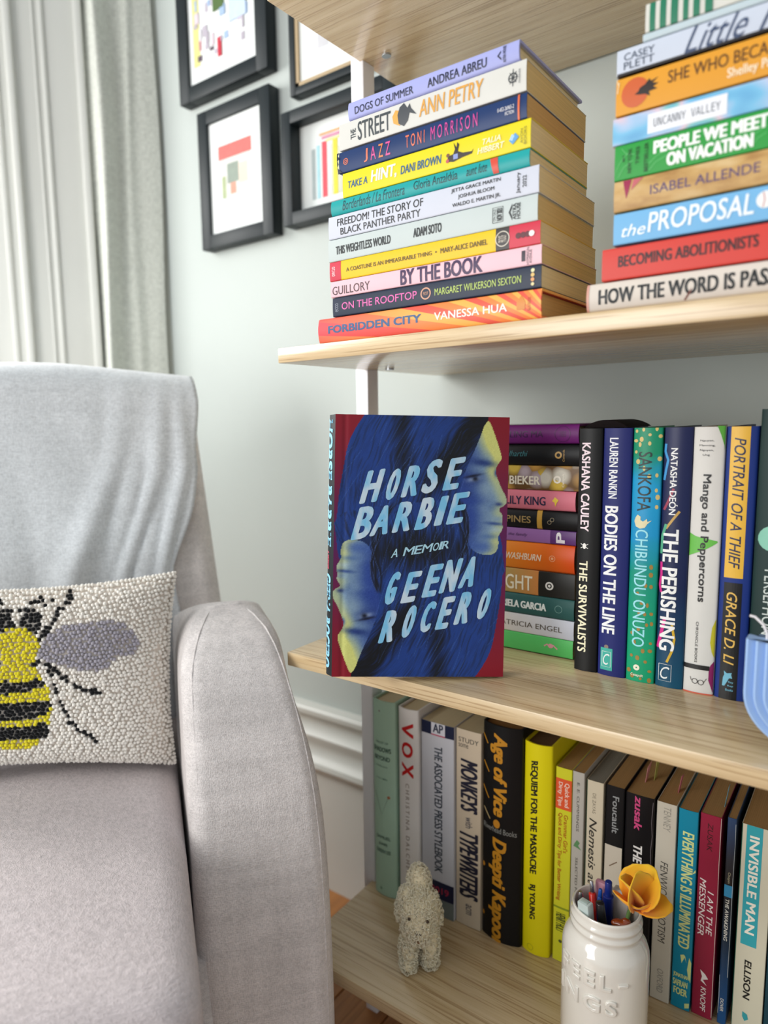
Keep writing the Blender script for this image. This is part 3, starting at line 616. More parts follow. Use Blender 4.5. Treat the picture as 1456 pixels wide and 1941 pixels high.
['s', 'paperback printed with glossy yellow and white balloons', 0.076, 0.281, -0.0766, -0.0501, 0.157, 0.13, 'p', 'cfa95a', 'c9b88e', 0.001, [['m', 'balloon'], ['t', 'BIEKER', 0.6204, 0.7902, 0.22, 0.56, 'f4ecd8', {'b': 0.8, 'n': 'author_lettering'}], ['ring', 0.8839, 0.45, 0.0042, 0.002, 'f6efe0', 'flower_mark'], ['t', 'Catapult', 0.909, 0.9247, 0.15, 0.7, 'f6efe0', {'r': 90}]], {}],
['s', 'rose pink hardcover with navy capitals and a small yellow bird', 0.0725, 0.2775, -0.0987, -0.077, 0.157, 0.13, 'h', 'd87888', 'c9b88e', 0.0022, [['t', 'LILY KING', 0.6191, 0.8413, 0.25, 0.68, '252a48', {'b': 0.6, 'n': 'author_lettering'}], ['p', [(0.878, 0.5), (0.8925, 0.7), (0.9128, 0.55), (0.9034, 0.42), (0.894, 0.22), (0.8911, 0.42)], 'e8c840', 'bird_mark']], {}],
['s', 'black hardcover with gold capitals and a gold band', 0.078, 0.283, -0.1198, -0.0991, 0.157, 0.13, 'h', '090a0d', 'c9b88e', 0.0022, [['t', 'PHILIPPINES', 0.4383, 0.7353, 0.3, 0.66, 'a88c58', {'b': 0.5, 'n': 'title_lettering'}], ['r', 0.7701, 0.7978, 0, 1, 'c79a3e', 'gold_band'], ['ring', 0.8385, 0.4, 0.0022, 0.0004, 'b8a888', 'emblem'], ['ring', 0.8532, 0.55, 0.0022, 0.0004, 'b8a888', 'emblem']], {}],
['s', 'thin lilac paperback with a purple end and a letter P mark', 0.0735, 0.2785, -0.1352, -0.1202, 0.157, 0.13, 'p', '9a6aa8', 'c9b88e', 0.0008, [['r', 0.8637, 1, 0, 1, '5e2f74', 'purple_end_panel'], ['t', 'the family', 0.6285, 0.738, 0.35, 0.65, '5a3868', {'s': 0.3}], ['t', 'P', 0.8974, 0.9408, 0.15, 0.85, 'ece6ea', {'r': 90, 'b': 1.8}]], {}],
['s', 'orange hardcover with white handwritten capitals', 0.073, 0.278, -0.1664, -0.1356, 0.157, 0.13, 'h', 'e06a1c', 'c9b88e', 0.003, [['m', 'orange'], ['t', 'SAINT WASHBURN', 0.5059, 0.8236, 0.36, 0.6, 'f8e0c0', {'s': 0.25, 'b': 0.4, 'n': 'author_lettering'}], ['ring', 0.8831, 0.5, 0.0034, 0.0006, 'f2b080', 'emblem'], ['e', 0.8831, 0.5, 0.0014, 0.0014, 'f2b080', 'emblem']], {}],
['s', 'tan and orange paperback with big pale capitals and a black end', 0.0735, 0.2785, -0.1949, -0.1668, 0.157, 0.13, 'p', 'b98a50', 'c9b88e', 0.001, [['m', 'light'], ['r', 0.8033, 1, 0, 1, '1d1c18', 'black_end_panel'], ['t', 'TWILIGHT', 0.4113, 0.7689, 0.15, 0.75, 'f4ead0', {'b': 0.3, 'n': 'title_lettering'}], ['ring', 0.865, 0.45, 0.0046, 0.0018, 'e8e4dc', 'emblem'], ['e', 0.865, 0.45, 0.0015, 0.0015, 'f4f0e8', 'emblem']], {}],
['s', 'dark teal hardcover with condensed white capitals', 0.0735, 0.2785, -0.2186, -0.1953, 0.157, 0.13, 'h', '2f5d5a', 'c9b88e', 0.0018, [['t', 'GABRIELA GARCIA', 0.5223, 0.8487, 0.32, 0.66, 'eef3ee', {'b': 1.4, 'n': 'author_lettering'}], ['ring', 0.9178, 0.5, 0.0042, 0.0005, '7aa49c', 'emblem']], {}],
['s', 'white and cream paperback with thin spaced grey capitals', 0.0735, 0.2785, -0.2405, -0.219, 0.157, 0.13, 'p', 'dcdbe0', 'c9b88e', 0.001, [['m', 'engel'], ['t', 'PATRICIA ENGEL', 0.5648, 0.9385, 0.34, 0.62, '5c5244', {'b': 0.1, 'n': 'author_lettering'}]], {}],
['s', 'bright green book, lowest of the stack behind the red portrait book', 0.073, 0.278, -0.2611, -0.2409, 0.157, 0.13, 'p', '5cc468', 'c9b88e', 0.001, [['l', [(0.8445, 0.5), (0.8611, 0.62), (0.8762, 0.45), (0.8949, 0.6), (0.9173, 0.42)], 0.0016, 'e8a0a8', 'pink_bird_mark'], ['e', 0.88, 0.55, 0.003, 0.0026, 'e8a0a8', 'pink_bird_mark']], {}],
['r', 'black upright book with pink-white author and cream title lettering', 0.2872, 0.311, -0.262, -0.0102, 0.1335, 0.155, 'h', '0a0b0c', 'd8cba8', 0.0022, [['t', 'KASHANA CAULEY', 0.0572, 0.4131, 0.16, 0.52, 'f3dfe6', {'b': 0.8, 'n': 'author_lettering'}], ['e', 0.4746, 0.36, 0.003, 0.0018, 'eceae4', 'ant_mark'], ['l', [(0.4654, 0.2), (0.4746, 0.36), (0.4654, 0.52)], 0.0006, 'eceae4', 'ant_mark'], ['l', [(0.4839, 0.2), (0.4752, 0.36), (0.4839, 0.52)], 0.0006, 'eceae4', 'ant_mark'], ['t', 'THE SURVIVALISTS', 0.5365, 0.9182, 0.16, 0.52, 'efe9c8', {'b': 0.8, 'n': 'title_lettering'}]], {}],
['r', 'indigo upright book with white capitals and a teal square mark', 0.3115, 0.3388, -0.262, -0.0102, 0.1335, 0.155, 'h', '20286c', 'd8cba8', 0.0026, [['t', 'LAUREN RANKIN', 0.0382, 0.2741, 0.24, 0.54, 'eef0f4', {'b': 0.6, 'n': 'author_lettering'}], ['t', 'BODIES ON THE LINE', 0.3067, 0.8223, 0.14, 0.6, 'f4f5f6', {'b': 0.9, 'n': 'title_lettering'}], ['e', 0.8797, 0.33, 0.0022, 0.0022, '8a7a70', 'emblem'], ['r', 0.8848, 0.9772, 0.12, 0.56, '3fae9f', 'teal_square'], ['l', [(0.8998, 0.18), (0.8998, 0.5), (0.9627, 0.5), (0.9627, 0.18), (0.8998, 0.18)], 0.0004, 'f0f4f2', 'emblem'], ['t', 'C', 0.908, 0.9551, 0.22, 0.46, 'f0f4f2', {'r': -90, 's': 0.3}]], {}],
['r', 'green and blue upright book speckled with gold dots', 0.3395, 0.366, -0.262, -0.0102, 0.1335, 0.155, 'h', '16966e', 'd8cba8', 0.0026, [['m', 'sankofa'], ['e', 0.0124, 0.12, 0.0016832577076849214, 0.0012825328273845726, 'd9c078', 'gold_dots'], ['e', 0.0068, 0.36, 0.0018752698911328172, 0.0013239778166419282, 'd9c078', 'gold_dots'], ['e', 0.0265, 0.58, 0.001479818114815508, 0.00152127281158806, 'd9c078', 'gold_dots'], ['e', 0.0434, 0.3, 0.002501546051705263, 0.001840361881196647, 'd9c078', 'gold_dots'], ['e', 0.0632, 0.25, 0.0023181951230065263, 0.001377542540552254, 'd9c078', 'gold_dots'], ['e', 0.0592, 0.58, 0.0020440160098097763, 0.00142134611475316, 'd9c078', 'gold_dots'], ['e', 0.0915, 0.12, 0.0016071974351424426, 0.001284946633945224, 'd9c078', 'gold_dots'], ['e', 0.049, 0.1, 0.0016572805190946996, 0.0019419805051424485, 'd9c078', 'gold_dots'], ['e', 0.1284, 0.2, 0.002394704058534103, 0.0018453218773618588, 'd9c078', 'gold_dots'], ['e', 0.004, 0.8, 0.0023605374062515595, 0.001354748494415392, 'd9c078', 'gold_dots'], ['e', 0.0321, 0.92, 0.0017718199487594425, 0.001701580481930504, 'd9c078', 'gold_dots'], ['e', 0.1171, 0.92, 0.0022782736506544617, 0.0018837186863930777, 'd9c078', 'gold_dots'], ['e', 0.1541, 0.42, 0.0024560609016334393, 0.0012693746021079373, 'd9c078', 'gold_dots'], ['e', 0.1827, 0.6, 0.002127022260463856, 0.0017373611652131786, 'd9c078', 'gold_dots'], ['e', 0.1798, 0.85, 0.0020071445308524984, 0.0013422321393926275, 'd9c078', 'gold_dots'], ['e', 0.2372, 0.85, 0.001968305465102174, 0.0012714769658123122, 'd9c078', 'gold_dots'], ['e', 0.2631, 0.9, 0.0025215060366798898, 0.0018923873361480666, 'd9c078', 'gold_dots'], ['e', 0.3006, 0.88, 0.0020571666435044646, 0.0014401965916586597, 'd9c078', 'gold_dots'], ['e', 0.5348, 0.78, 0.0024906443472976236, 0.0016578934413487131, 'a5803c', 'gold_dots'], ['e', 0.5656, 0.78, 0.002458780687854548, 0.0018784352705789077, 'a5803c', 'gold_dots'], ['e', 0.612, 0.8, 0.002010046850399302, 0.0015311568345053855, 'a5803c', 'gold_dots'], ['e', 0.609, 0.62, 0.0021186949666279872, 0.0015448344138346455, 'a5803c', 'gold_dots'], ['e', 0.6419, 0.35, 0.0015935847273459301, 0.0014440892771461912, 'a5803c', 'gold_dots'], ['e', 0.6868, 0.7, 0.0023751107823615446, 0.0012345907752577987, 'a5803c', 'gold_dots'], ['e', 0.6808, 0.5, 0.0014555863988042152, 0.0017010805964319227, 'a5803c', 'gold_dots'], ['e', 0.7199, 0.84, 0.0017365198539394623, 0.0016276974359035377, 'a5803c', 'gold_dots'], ['e', 0.7229, 0.62, 0.0019654881033379914, 0.0014742746123377248, 'a5803c', 'gold_dots'], ['e', 0.7199, 0.42, 0.002596734649006535, 0.0013564587954666522, 'a5803c', 'gold_dots'], ['e', 0.7652, 0.7, 0.00189535358768879, 0.001362136492937917, 'a5803c', 'gold_dots'], ['e', 0.7592, 0.86, 0.002159197978149223, 0.0014210438679677464, 'a5803c', 'gold_dots'], ['e', 0.8046, 0.2, 0.0018269969055288225, 0.0017975541447923702, 'a5803c', 'gold_dots'], ['e', 0.7864, 0.42, 0.0017848026838996902, 0.0016468231868667137, 'a5803c', 'gold_dots'], ['e', 0.8411, 0.3, 0.002485178121836789, 0.0012807835509742876, 'a5803c', 'gold_dots'], ['e', 0.8381, 0.85, 0.001473932290448211, 0.0013830955521910116, 'a5803c', 'gold_dots'], ['e', 0.8716, 0.6, 0.002318194689591531, 0.0016923456601029576, 'a5803c', 'gold_dots'], ['e', 0.8961, 0.2, 0.001684900603790391, 0.0014648535962973877, 'a5803c', 'gold_dots'], ['e', 0.9145, 0.7, 0.0016130476321958684, 0.0015672150017361406, 'a5803c', 'gold_dots'], ['e', 0.9514, 0.85, 0.0014513734253384235, 0.0017578335051692147, 'a5803c', 'gold_dots'], ['e', 0.9022, 0.42, 0.0024751133349341873, 0.001963790078673876, 'a5803c', 'gold_dots'], ['e', 0.9575, 0.12, 0.002281853547768711, 0.001967894073290361, 'a5803c', 'gold_dots'], ['e', 0.9853, 0.55, 0.001421825030351969, 0.0014311971743206746, 'a5803c', 'gold_dots'], ['e', 0.9884, 0.85, 0.0025592081083617474, 0.0018201915481801188, 'a5803c', 'gold_dots'], ['e', 0.8686, 0.84, 0.0018925132172826504, 0.001954646693882385, 'a5803c', 'gold_dots'], ['e', 0.9791, 0.25, 0.002144612565756235, 0.0018543422405586023, 'a5803c', 'gold_dots'], ['t', 'SANKOFA', 0.0915, 0.318, 0.22, 0.68, '0e2a2a', {'b': 0.2, 'n': 'title_lettering'}], ['p', [(0.3325, 0.25), (0.3441, 0.18), (0.3587, 0.14), (0.3791, 0.2), (0.3867, 0.35), (0.382, 0.52), (0.3674, 0.6), (0.3529, 0.74), (0.3587, 0.6), (0.3471, 0.58), (0.3587, 0.45), (0.3529, 0.36), (0.3401, 0.36)], 'e6dcb0', 'bird_mark'], ['t', 'CHIBUNDU ONUZO', 0.3908, 0.8563, 0.2, 0.64, '9fe6f0', {'b': 0.25, 'n': 'author_lettering'}], ['ring', 0.9421, 0.4, 0.003, 0.0022, 'f4f0d8', 'flower_mark'], ['t', 'Catapult', 0.9668, 0.981, 0.2, 0.64, 'f4f0d8', {'r': -90, 'b': 0.5}]], {}],
['r', 'navy upright book with brush strokes crossing its white title', 0.367, 0.3918, -0.262, -0.0102, 0.1335, 0.155, 'h', '1a2558', 'd8cba8', 0.0026, [['m', 'perish'], ['l', [(0.0604, 0.08), (0.0881, 0.06), (0.1213, 0.18), (0.1547, 0.12), (0.1965, 0.06)], 0.0022, '3f9ad8', 'blue_brush_stroke'], ['l', [(0.2273, 0.42), (0.2666, 0.28), (0.3089, 0.1)], 0.0022, 'a03a54', 'red_brush_stroke'], ['l', [(0.3118, 0.66), (0.3457, 0.42), (0.3798, 0.2)], 0.0022, 'c8a050', 'gold_brush_stroke'], ['l', [(0.3628, 0.2), (0.4083, 0.08), (0.4771, 0.05)], 0.0026, '58b08a', 'green_brush_stroke'], ['l', [(0.5087, 0.08), (0.5579, 0.1), (0.5985, 0.04), (0.6276, 0.12)], 0.0022, 'd8288c', 'magenta_brush_stroke'], ['l', [(0.7214, 0.3), (0.7745, 0.2), (0.8457, 0.06)], 0.003, 'd8288c', 'magenta_brush_stroke'], ['l', [(0.7449, 0.55), (0.8041, 0.66), (0.8517, 0.6), (0.8995, 0.42)], 0.0022, 'd8b030', 'yellow_brush_stroke'], ['t', 'NATASHA DEÓN', 0.077, 0.3259, 0.28, 0.58, 'f2f2f2', {'b': 0.5, 'n': 'author_lettering'}], ['t', 'THE PERISHING', 0.3827, 0.8517, 0.12, 0.66, 'f6f6f4', {'b': 0.9, 'n': 'title_lettering'}], ['l', [(0.9084, 0.14), (0.9084, 0.6), (0.9746, 0.6), (0.9746, 0.14), (0.9084, 0.14)], 0.0004, 'f0f4f2', 'emblem'], ['t', 'C', 0.9174, 0.9667, 0.2, 0.54, 'f0f4f2', {'r': -90, 's': 0.3}]], {}],
['r', 'off-white linen upright cookbook with a printed green chilli', 0.3922, 0.418, -0.262, -0.0102, 0.1335, 0.155, 'h', 'dedcd6', 'd8cba8', 0.0024, [['t', 'Nguyen,', 0.0455, 0.0541, 0.22, 0.66, '2a2a2a', {'r': -90, 'b': 0.2, 'n': 'author_lettering'}], ['t', 'Manning,', 0.0627, 0.0713, 0.2, 0.7, '2a2a2a', {'r': -90, 'b': 0.2, 'n': 'author_lettering'}], ['t', 'Nguyen,', 0.0799, 0.0886, 0.22, 0.66, '2a2a2a', {'r': -90, 'b': 0.2, 'n': 'author_lettering'}], ['t', 'Ung', 0.0972, 0.1058, 0.32, 0.54, '2a2a2a', {'r': -90, 'b': 0.2, 'n': 'author_lettering'}], ['p', [(0.3888, 0.01), (0.3999, 0.2), (0.4139, 0.9), (0.4195, 0.92), (0.4334, 0.75), (0.4502, 0.5), (0.4726, 0.05), (0.4754, 0.01)], '6cc04e', 'printed_chilli'], ['p', [(-0.0038, 0.74), (-0.0027, 0.99), (0.0875, 0.99), (0.0659, 0.97), (0.0283, 0.86)], '5aa83a', 'printed_leaf'], ['p', [(0.7053, 0.99), (0.7398, 0.88), (0.7976, 0.84), (0.8324, 0.9), (0.8557, 0.99)], 'c8c030', 'yellow_shape'], ['p', [(0.8674, 0.99), (0.8849, 0.88), (0.9083, 0.84), (0.9435, 0.84), (0.967, 0.92), (0.9906, 0.99)], '8a2060', 'magenta_shape'], ['t', 'Mango and Peppercorns', 0.1715, 0.6452, 0.3, 0.62, '2c2c2c', {'b': 0.7, 'n': 'title_lettering'}], ['t', 'CHRONICLE BOOKS', 0.7225, 0.8791, 0.36, 0.44, '3a3a3a', {'b': 0.3}], ['r', 0.8878, 0.9054, 0.0, 0.86, '1c1c1c', 'black_band'], ['ring', 0.9523, 0.4, 0.0026, 0.0005, '1c1c1c', 'glasses_mark'], ['ring', 0.9541, 0.6, 0.0026, 0.0005, '1c1c1c', 'glasses_mark'], ['l', [(0.9506, 0.28), (0.9376, 0.25)], 0.0004, '1c1c1c', 'glasses_mark'], ['l', [(0.9523, 0.7), (0.9365, 0.78)], 0.0004, '1c1c1c', 'glasses_mark'], ['r', 0.9954, 1, 0, 1, 'd86048', 'orange_edge']], {}],
['r', 'blue upright book with a yellow title panel and a black author panel', 0.4188, 0.444, -0.262, -0.0102, 0.1335, 0.155, 'h', '1c3580', 'd8cba8', 0.0022, [['r', 0, 0.5434, 0.14, 0.74, 'eab83e', 'yellow_title_panel'], ['r', 0.561, 1, 0.16, 0.74, '0b0c0e', 'black_author_panel'], ['t', 'PORTRAIT OF A THIEF', 0.0397, 0.5087, 0.26, 0.62, '1c2248', {'s': 0.25, 'b': 0.3, 'n': 'title_lettering'}], ['t', 'GRACE D. LI', 0.597, 0.8667, 0.26, 0.6, 'e8bc5c', {'s': 0.25, 'b': 0.3, 'n': 'author_lettering'}], ['p', [(0.8924, 0.3), (0.9009, 0.4), (0.8969, 0.56), (0.9049, 0.54), (0.9181, 0.58), (0.9181, 0.48), (0.9497, 0.34), (0.9497, 0.26), (0.9181, 0.28), (0.9067, 0.32)], '78bcd4', 'emblem'], ['t', 'Tiny', 0.9296, 0.9382, 0.44, 0.62, '78bcd4', {'b': 0.5, 'r': -90}], ['t', 'Rep', 0.9439, 0.9514, 0.44, 0.62, '78bcd4', {'b': 0.5, 'r': -90}], ['t', 'Books', 0.9583, 0.9669, 0.38, 0.62, '78bcd4', {'b': 0.5, 'r': -90}]], {}],
['r', 'dark green leathery upright book with a mint circle emblem', 0.4452, 0.478, -0.262, 0.0045, 0.128, 0.155, 'h', '173230', 'd8cba8', 0.0035, [['e', 0.4203, 0.42, 0.0112, 0.0112, '83c4ac', 'mint_circle'], ['ring', 0.4011, 0.46, 0.003, 0.0006, '173230', 'emblem'], ['ring', 0.4221, 0.5, 0.003, 0.0006, '173230', 'emblem'], ['ring', 0.4413, 0.46, 0.003, 0.0006, '173230', 'emblem'], ['t', 'PERSEPHONE', 0.5238, 0.7653, 0.28, 0.55, 'cfd8d2', {'b': 0.1, 'n': 'title_lettering'}]], {}],
['r', 'mint green upright hardcover, leftmost of the bottom row', 0.0152, 0.05, -0.642, -0.364, 0.1513, 0.145, 'h', 'a9c8b2', 'd8c9a6', 0.004, [['e', 0.0517, 0.36, 0.0012, 0.0012, '7a5560', 'emblem'], ['t', 'VALLEY OF', 0.2019, 0.2129, 0.16, 0.74, '55705f', {'r': -90, 'b': 0.3}], ['t', 'SHADOWS', 0.2309, 0.2545, 0.06, 0.84, '3f5a4c', {'r': -90, 'b': 0.8, 'n': 'title_lettering'}], ['t', 'BEYOND', 0.2758, 0.2978, 0.1, 0.8, '3f5a4c', {'r': -90, 'b': 0.8, 'n': 'title_lettering'}], ['t', 'a family story', 0.3215, 0.3342, 0.16, 0.7, '55705f', {'r': -90}], ['t', 'of the valley', 0.3849, 0.3976, 0.16, 0.7, '55705f', {'r': -90}], ['l', [(0.4605, 0.1), (0.5769, 0.42), (0.4805, 0.72)], 0.0012, '8aa08a', 'printed_twig'], ['e', 0.4789, 0.74, 0.0022, 0.0022, 'a86a48', 'printed_twig'], ['t', 'SAMUEL', 0.6861, 0.7024, 0.16, 0.8, '3f5a4c', {'r': -90, 'b': 0.4, 'n': 'author_lettering'}], ['t', 'JONES', 0.7227, 0.7391, 0.26, 0.66, '3f5a4c', {'r': -90, 'b': 0.4, 'n': 'author_lettering'}], ['t', 'GREEN LEE', 0.757, 0.7758, 0.14, 0.8, '3f5a4c', {'r': -90, 'b': 0.4, 'n': 'author_lettering'}], ['e', 0.9653, 0.36, 0.002, 0.002, '7a9a80', 'emblem']], {}],
['r', 'white upright hardcover with three large red letters', 0.053, 0.0835, -0.642, -0.3675, 0.1548, 0.145, 'h', 'e4e0dc', 'd8c9a6', 0.004, [['t', 'V', 0.0701, 0.1365, 0.24, 0.78, 'c41418', {'b': 1.4, 'n': 'title_lettering'}], ['t', 'O', 0.1671, 0.2377, 0.24, 0.76, 'c41418', {'b': 1.4, 'n': 'title_lettering'}], ['t', 'X', 0.272, 0.3373, 0.24, 0.78, 'c41418', {'b': 1.4, 'n': 'title_lettering'}], ['t', 'C H R I S T I N A   D A L C H E R', 0.3718, 0.8414, 0.42, 0.6, 'a09488', {'b': 0.5, 'n': 'author_lettering'}]], {}],
['r', 'white and navy upright stylebook with spiral label and grey foot', 0.0854, 0.1322, -0.642, -0.3785, 0.1589, 0.145, 'p', 'c3c4cb', 'd3c5a2', 0.001, [['r', 0, 0.0631, 0, 1, '0f1838', 'navy_band'], ['r', 0, 0.0576, 0.32, 0.74, 'd0d0d8', 'white_tab'], ['r', 0.0576, 0.0639, 0.32, 0.74, 'b84060', 'red_line'], ['t', 'AP', 0.0043, 0.0474, 0.38, 0.68, '14203c', {'r': -90, 'b': 0.8}], ['t', 'THE ASSOCIATED PRESS STYLEBOOK', 0.1182, 0.771, 0.42, 0.66, '3c4450', {'b': 0.7, 'n': 'title_lettering'}], ['r', 0.8192, 0.911, 0, 1, '0f1838', 'navy_band'], ['t', '2019', 0.8483, 0.8817, 0.3, 0.85, 'a02848', {'r': -90, 'b': 0.8}], ['r', 0.911, 1, 0, 1, '6c7472', 'grey_foot_panel']], {}],
['r', 'beige upright paperback with brushy navy handwriting', 0.1334, 0.1674, -0.642, -0.379, 0.163, 0.145, 'p', 'c9b9a2', 'cbbb97', 0.001, [['t', 'STUDY', 0.0396, 0.0627, 0.1, 0.9, '58544c', {'r': -90, 'b': 0.3}], ['t', 'some', 0.0704, 0.0896, 0.1, 0.5, '58544c', {'r': -90}], ['t', 'MONKEYS', 0.1475, 0.4053, 0.2, 0.86, '1c1c30', {'b': 0.9, 's': 0.2, 'n': 'title_lettering'}], ['t', 'with', 0.433, 0.4885, 0.4, 0.68, '4a4a55', {'b': 0.2}], ['t', 'TYPEWRITERS', 0.5123, 0.851, 0.16, 0.9, '1c1c30', {'b': 0.8, 's': 0.2, 'n': 'title_lettering'}], ['t', 'acm', 0.8837, 0.937, 0.42, 0.66, '4a4a55', {}]], {}],
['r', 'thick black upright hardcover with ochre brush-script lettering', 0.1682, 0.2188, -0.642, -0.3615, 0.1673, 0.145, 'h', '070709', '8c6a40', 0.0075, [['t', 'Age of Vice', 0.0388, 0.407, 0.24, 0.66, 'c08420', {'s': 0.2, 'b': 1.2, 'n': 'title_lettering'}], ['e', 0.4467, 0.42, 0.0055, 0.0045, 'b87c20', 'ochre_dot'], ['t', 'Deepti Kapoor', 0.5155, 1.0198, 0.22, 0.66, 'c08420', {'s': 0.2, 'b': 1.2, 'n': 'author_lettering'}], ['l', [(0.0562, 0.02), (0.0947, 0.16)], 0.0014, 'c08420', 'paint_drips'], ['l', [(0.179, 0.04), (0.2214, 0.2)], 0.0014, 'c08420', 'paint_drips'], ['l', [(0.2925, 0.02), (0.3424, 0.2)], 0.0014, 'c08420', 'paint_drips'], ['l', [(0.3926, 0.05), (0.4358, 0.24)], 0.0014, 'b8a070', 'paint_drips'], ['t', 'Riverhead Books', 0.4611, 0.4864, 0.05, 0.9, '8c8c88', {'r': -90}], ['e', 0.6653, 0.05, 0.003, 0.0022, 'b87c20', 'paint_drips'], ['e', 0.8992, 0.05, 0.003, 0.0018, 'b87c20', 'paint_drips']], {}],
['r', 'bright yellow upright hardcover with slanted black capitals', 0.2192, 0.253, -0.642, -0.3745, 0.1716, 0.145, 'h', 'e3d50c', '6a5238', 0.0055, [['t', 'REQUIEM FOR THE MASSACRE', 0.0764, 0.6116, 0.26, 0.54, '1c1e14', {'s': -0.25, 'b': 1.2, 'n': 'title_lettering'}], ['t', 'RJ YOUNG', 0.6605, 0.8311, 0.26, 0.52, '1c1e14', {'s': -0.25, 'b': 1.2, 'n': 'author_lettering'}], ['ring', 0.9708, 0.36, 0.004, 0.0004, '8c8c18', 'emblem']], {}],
['r', 'lime yellow thin upright guide with a red-orange label', 0.256, 0.2745, -0.642, -0.398, 0.1745, 0.145, 'p', 'd4d22e', 'b08c5c', 0.0005, [['r', 0.054, 0.2079, 0, 1, 'e0562c', 'red_orange_label'], ['t', 'Quick and', 0.0718, 0.1923, 0.54, 0.86, 'f3d8c8', {'b': 0.5}], ['t', 'Dirty Tips', 0.0718, 0.1923, 0.12, 0.44, 'f3d8c8', {'b': 0.5}], ['t', "Grammar Girl's", 0.2314, 0.4249, 0.56, 0.82, 'b85c18', {'b': 0.5, 'n': 'title_lettering'}], ['t', 'Quick and Dirty Tips for Better Writing', 0.2275, 0.6779, 0.16, 0.46, 'b85c18', {'b': 0.5, 'n': 'title_lettering'}], ['r', 0.7104, 0.7202, 0, 1, '8c9a20', 'olive_line'], ['t', 'HENRY HOLT', 0.743, 0.8412, 0.2, 0.8, '4c5420', {'b': 0.3}], ['e', 0.8906, 0.5, 0.002, 0.002, '4c5420', 'emblem']], {}],  # brown page blocks from here on have the shelf's shade put into their colour
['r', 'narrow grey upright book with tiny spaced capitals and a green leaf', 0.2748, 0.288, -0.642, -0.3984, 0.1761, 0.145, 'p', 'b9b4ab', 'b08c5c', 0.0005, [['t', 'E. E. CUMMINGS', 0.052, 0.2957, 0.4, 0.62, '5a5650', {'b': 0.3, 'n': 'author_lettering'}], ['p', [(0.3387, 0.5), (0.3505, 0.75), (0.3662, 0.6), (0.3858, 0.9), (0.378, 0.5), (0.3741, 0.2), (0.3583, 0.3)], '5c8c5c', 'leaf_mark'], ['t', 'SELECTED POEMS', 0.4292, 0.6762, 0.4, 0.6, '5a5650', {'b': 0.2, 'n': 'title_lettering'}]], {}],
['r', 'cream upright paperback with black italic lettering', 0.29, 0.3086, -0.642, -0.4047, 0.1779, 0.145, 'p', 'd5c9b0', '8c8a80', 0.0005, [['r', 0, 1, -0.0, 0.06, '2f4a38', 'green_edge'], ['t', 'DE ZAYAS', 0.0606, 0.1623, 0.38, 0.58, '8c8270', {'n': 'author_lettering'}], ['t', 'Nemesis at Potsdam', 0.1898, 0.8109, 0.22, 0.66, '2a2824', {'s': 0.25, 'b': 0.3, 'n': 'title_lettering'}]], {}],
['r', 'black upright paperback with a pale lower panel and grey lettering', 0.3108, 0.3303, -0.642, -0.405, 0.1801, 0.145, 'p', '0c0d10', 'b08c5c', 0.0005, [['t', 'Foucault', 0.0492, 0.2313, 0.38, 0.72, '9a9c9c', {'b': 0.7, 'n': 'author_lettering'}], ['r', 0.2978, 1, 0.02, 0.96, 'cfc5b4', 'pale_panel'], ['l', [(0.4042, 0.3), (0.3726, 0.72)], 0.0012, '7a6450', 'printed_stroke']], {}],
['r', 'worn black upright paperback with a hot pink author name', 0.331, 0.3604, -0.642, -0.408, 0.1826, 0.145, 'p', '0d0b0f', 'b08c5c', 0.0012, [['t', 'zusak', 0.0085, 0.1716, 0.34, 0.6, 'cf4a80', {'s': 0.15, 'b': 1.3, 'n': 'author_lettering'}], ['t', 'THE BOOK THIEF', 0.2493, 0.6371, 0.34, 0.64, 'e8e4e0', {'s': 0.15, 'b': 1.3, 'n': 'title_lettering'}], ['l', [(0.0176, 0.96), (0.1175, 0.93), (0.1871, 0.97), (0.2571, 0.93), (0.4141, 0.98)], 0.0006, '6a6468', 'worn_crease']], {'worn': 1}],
['r', 'pale grey-cream upright paperback with thin ghosted capitals', 0.3624, 0.382, -0.642, -0.4095, 0.1852, 0.145, 'p', 'cbc4b4', 'b08c5c', 0.0004, [['t', 'TENNEY', 0.0199, 0.1378, 0.36, 0.72, '9a958a', {'s': 0.15, 'n': 'author_lettering'}], ['t', 'FENWICK DEVOTISM', 0.2916, 0.7005, 0.3, 0.68, '55524c', {'s': 0.15, 'n': 'title_lettering'}], ['t', 'OXFORD', 0.8371, 0.9589, 0.36, 0.68, '9a958a', {'s': 0.1}]], {}],
